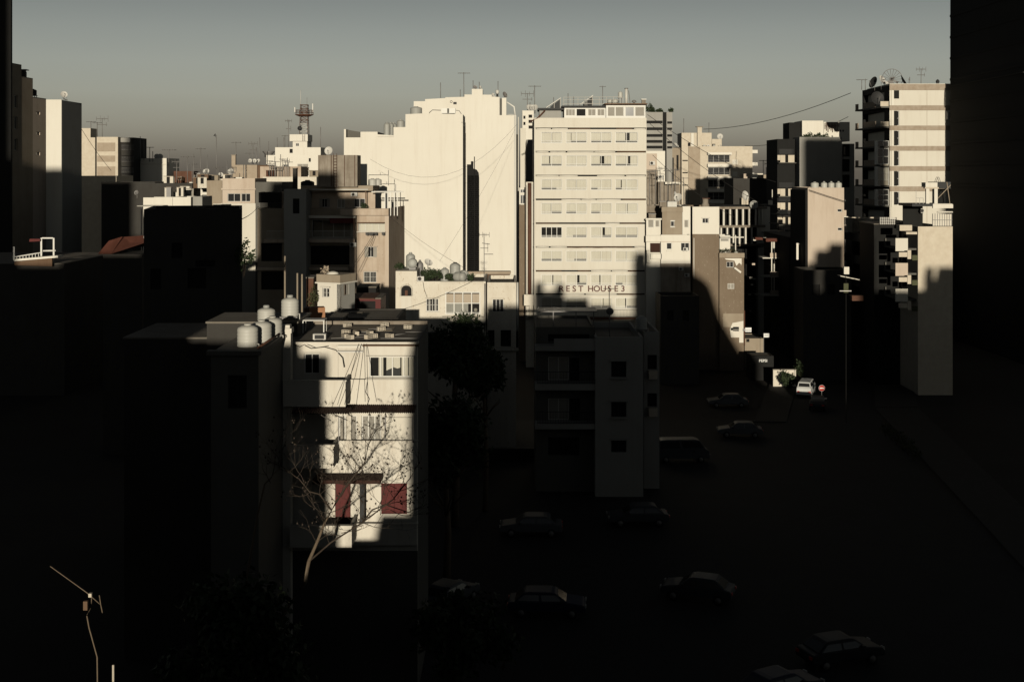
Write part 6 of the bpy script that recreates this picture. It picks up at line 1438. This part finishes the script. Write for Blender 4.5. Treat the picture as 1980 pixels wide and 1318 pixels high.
for (px, py), d, L in (((650,970),(.5,0,1),.9),((672,935),(.7,0,.4),1.0),((705,895),(.2,0,1),.8),((712,860),(.5,0,.6),.6),((728,830),(.5,0,.3),.4),((760,965),(.6,0,.5),.9),((792,925),(.3,0,.9),.7),((700,1010),(.8,0,-.1),1.0),((578,925),(-.6,0,.5),.8),((618,955),(-.2,0,.8),.9),((640,1048),(.3,0,.8),.9),((745,975),(.9,0,.3),.9),((790,990),(.5,0,.3),.6),((660,1030),(.9,0,.2),.8),((540,905),(.4,0,.8),1.0),((612,1050),(.5,0,.8),.8),((730,990),(.1,0,1),.9),((770,950),(.5,0,.1),.8),((755,985),(.6,0,-.3),.7),((715,1000),(.5,0,.7),.8),((680,1020),(.7,0,.5),.8),((735,940),(.6,0,.2),.8),((780,930),(.2,0,-.6),.6),((640,990),(.9,0,.3),.9),((600,950),(-.3,0,-.5),.6),((590,940),(-.5,0,.9),.9),((560,915),(-.7,0,.4),.9),((625,1000),(-.5,0,.6),.8),((520,930),(.3,0,.9),.9),((700,960),(.4,0,.9),.8),((660,960),(.2,0,.9),.9),((690,920),(-.3,0,.8),.7)):
    grow(twig, bp_(px,py), Vector(d).normalized(), L, .016, 1)
    grow(twig, bp_(px+rb.uniform(-6,6),py+rb.uniform(-6,6)), Vector((-d[0]*.6+rb.uniform(-.3,.3),rb.uniform(-.3,.3),d[2]*.7)).normalized(), L*.8, .013, 2)
part('trunk', limb, M['bark'], bt); part('twigs', twig, M['twig'], bt)['kind'] = 'stuff'
part('seed_balls', balls, M['twig'], bt)['kind'] = 'stuff'

# ---------------------------------------------------------------- street furniture and cars
sn = thing('no_entry_sign', 'round red no-entry sign with a white bar at the street end', 'road sign', (wx(1589,136), 136, 0))
zs = wz(750,136)
part('pole', MB().tube([(0,.05,0),(0,.05,zs+.25)], .035, 8), M['metal'], sn)
part('disc', MB().tube([(0,-.02,zs),(0,.0,zs)], .34, 28), M['signwhite'], sn)
part('red_field', MB().tube([(0,-.026,zs),(0,-.021,zs)], .315, 28), M['signred'], sn)
part('white_bar', MB().box(-.24,.24,-.034,-.027,zs-.06,zs+.06), M['signwhite'], sn)
car(wx(1559,140), 140, rad(70), 'carwhite', 'white minivan parked by the garden wall at the street end', 4.3, 1.7, 1.75, True)
car(wx(1581,132), 132, rad(75), 'cardark', 'dark car with lit lamps below the no-entry sign', 4.1, 1.66, 1.38)
car(wx(1205,100), 88.5, rad(183), 'cargrey', 'grey estate car in the middle of the dark lot', 4.3, 1.66, 1.42)
car(wx(1024,93), 86.0, rad(178), 'carsilver', 'silver saloon with a glinting bonnet in the dark lot', 4.3)
car(wx(1055,74), 70.5, rad(-4), 'carblue', 'dark blue saloon nearest the camera in the lot', 4.4)
car(wx(1430,118), 118, rad(176), 'carsilver', 'silver car at the far right of the lot', 4.2)
car(wx(1318,108), 108, rad(4), 'cargrey', 'grey van with a pale roof behind the lot', 4.6, 1.8, 1.95, True)
car(wx(870,72), 72, rad(60), 'carsilver', 'silver car half hidden under the trees', 4.1)
car(wx(1335,76), 73, rad(160), 'cargrey', 'grey car at the lower right of the lot', 4.2)
car(wx(1500,60), 59, rad(30), 'carblue', 'dark blue car at the bottom right', 4.3)
car(wx(1620,64), 63.5, rad(20), 'cardark', 'black car at the far bottom right', 4.3)
car(wx(1410,132), 133, rad(178), 'carsilver', 'silver car before the brown party wall', 4.2)
for k in range(6):
    px = 1712+k*11
    shrub('low flowering shrub along the right kerb', wx(px,118-k*2), 118-k*2.0, .0, .8, 1.5, 260, .16, 200+k, 'leaf2', 'shrubs along the right kerb', 'kerb_shrub')
P = pblock('lot_wall', 'low unlit wall at the back of the lot', 850, 1035, 868, 108, .3, M['soot_shade'], par=0, cat='wall')

# ---------------------------------------------------------------- near aerial in the lower left corner, on the roof below
YN = 20.0
nb_ = thing('low_roof_house', 'unlit flat-roofed house below the near aerial', 'building', (wx(-40,19), 18.4, 0))
part('wall', MB().box(0,4.5,0,5,0,11.6), M['soot_shade'], nb_); part('roof', MB().box(.02,4.48,.02,4.98,11.6+.001,11.6+.03), M['roof'], nb_)
na = thing('near_aerial', 'slanting bare aerial lit in the lower left corner', 'aerial', (wx(190,YN), YN, 11.6+.03))
nX = lambda px: wx(px,YN)-wx(190,YN); nZ = lambda py: wz(py,YN)-11.6-.03
part('mast', MB().tube([(nX(194),0,0),(nX(188),0,nZ(1270)),(nX(172),0,nZ(1212)),(nX(168),0,nZ(1190))], .011, 6), M['bark'], na)
part('mast_sleeve', MB().tube([(nX(196),.02,0),(nX(186.5),.02,nZ(1268))], .008, 6), M['bark'], na)
part('boom', MB().tube([(nX(97),0,nZ(1094)),(nX(168),0,nZ(1145)),(nX(193),0,nZ(1167))], .008, 6), M['bark'], na)
part('element', MB().tube([(nX(192),0,nZ(1150)),(nX(194.5),0,nZ(1167)),(nX(198),0,nZ(1184))], .009, 5), M['bark'], na)
part('element', MB().tube([(nX(168),0,nZ(1188)),(nX(177),0,nZ(1173)),(nX(177),0,nZ(1155))], .009, 5), M['bark'], na)
part('junction_box', MB().box(nX(162),nX(170),-.03,.03,nZ(1178),nZ(1161)), M['wood'], na)
part('clamp', MB().box(nX(172),nX(178),-.03,.03,nZ(1153),nZ(1146)), M['stone'], na)
np_ = thing('roof_pipe', 'short pale pipe end beside the near aerial', 'pipe', (wx(215,YN), YN+.1, 11.6+.03)); part('pipe', MB().tube([(0,0,0),(0,0,wz(1293,20)-11.6)], .018, 8), M['stone'], np_)

# ---------------------------------------------------------------- cables
cable('long thin cable from the striped tower across the right sky', [world_pt(1645,180,192), world_pt(1360,250,262)], .05, 1.3)
cable('lower long cable crossing behind the grey-faced block', [world_pt(1640,226,215), world_pt(1440,282,300)], .05, 1.5)
cable('cable falling from the hotel roof to the right', [world_pt(1252,222,158), world_pt(1500,352,200)], .035, 1.0)
cable('second cable falling from the hotel to the right', [world_pt(1252,235,158), world_pt(1470,392,190)], .035, .8)
cable('third cable falling from the hotel to the right', [world_pt(1262,300,170), world_pt(1420,420,158)], .03, .6)
cable('slack cable across the blank white wall', [world_pt(716,308,150), world_pt(1000,240,160)], .012, 4.2)
cable('steep cable from the white block to the arch house', [world_pt(996,250,160), world_pt(850,505,112)], .01, .5)
cable('cable from the brown block corner to the arch house roof', [world_pt(752,417,148.8), world_pt(898,518,112)], .015, .3)
for k in range(2): cable('one of two cables slanting down the brown block', [world_pt(722+k*3,452,148), world_pt(676+k*5,520,140)], .03, .2)
cable('cable from the two-window house to the dark block', [world_pt(500,398,166), world_pt(467,424,84)], .03, .2)
for k in range(4): cable(('leftmost','second','third','rightmost')[k]+' thin cable fanned over the near sunlit wall', [world_pt(694+k*5,664,59), world_pt(640+k*(14 if k < 2 else 24),790,54.5)], .012, .05, 'cables over the near sunlit wall')
cable('cable to the dark hillside at the left', [world_pt(126,195,188), world_pt(215,330,200)], .04, .6)
cable('thin cables crossing the old white house', [world_pt(770,600,108.5), world_pt(920,540,109)], .01, .2)

# ---------------------------------------------------------------- bird, distant roofs
bd = part('bird', MB()._add([(0,0,0),(.32,.1,.05),(.1,.25,.02),(-.25,.1,.12),(-.1,-.05,0),(.15,-.12,.1)], [(0,1,2),(0,2,3),(0,3,4),(0,5,1)]).lathe([(.01,-.16),(.06,-.05),(.05,.08),(.01,.2)], 6), M['black'], None, world_pt(415,262,150), (0,rad(80),0))
tag(bd, 'small dark bird flying over the left skyline', 'bird')
for k in range(15):
    x0 = 236+k*19+R.uniform(-6,6); Y = 420+40*(k%4)
    P = pblock('distant_house', 'distant low flat-roofed house on the left horizon', x0, x0+R.uniform(16,30), R.uniform(331,341), Y, 14, M[R.choice(('stone','old','grey','tan','cream'))], [(x0+4,x0+7,342,345,'void'),(x0+10,x0+13,342,345,'void')], group='distant houses on the left horizon')
for k in range(9):
    x0 = 1440+k*12; Y = 430+35*(k%3)
    pblock('distant_house', 'distant low flat-roofed house on the right horizon', x0, x0+R.uniform(10,20), R.uniform(332,340), Y, 12, M[R.choice(('stone','old','grey','tan'))], group='distant houses on the right horizon')
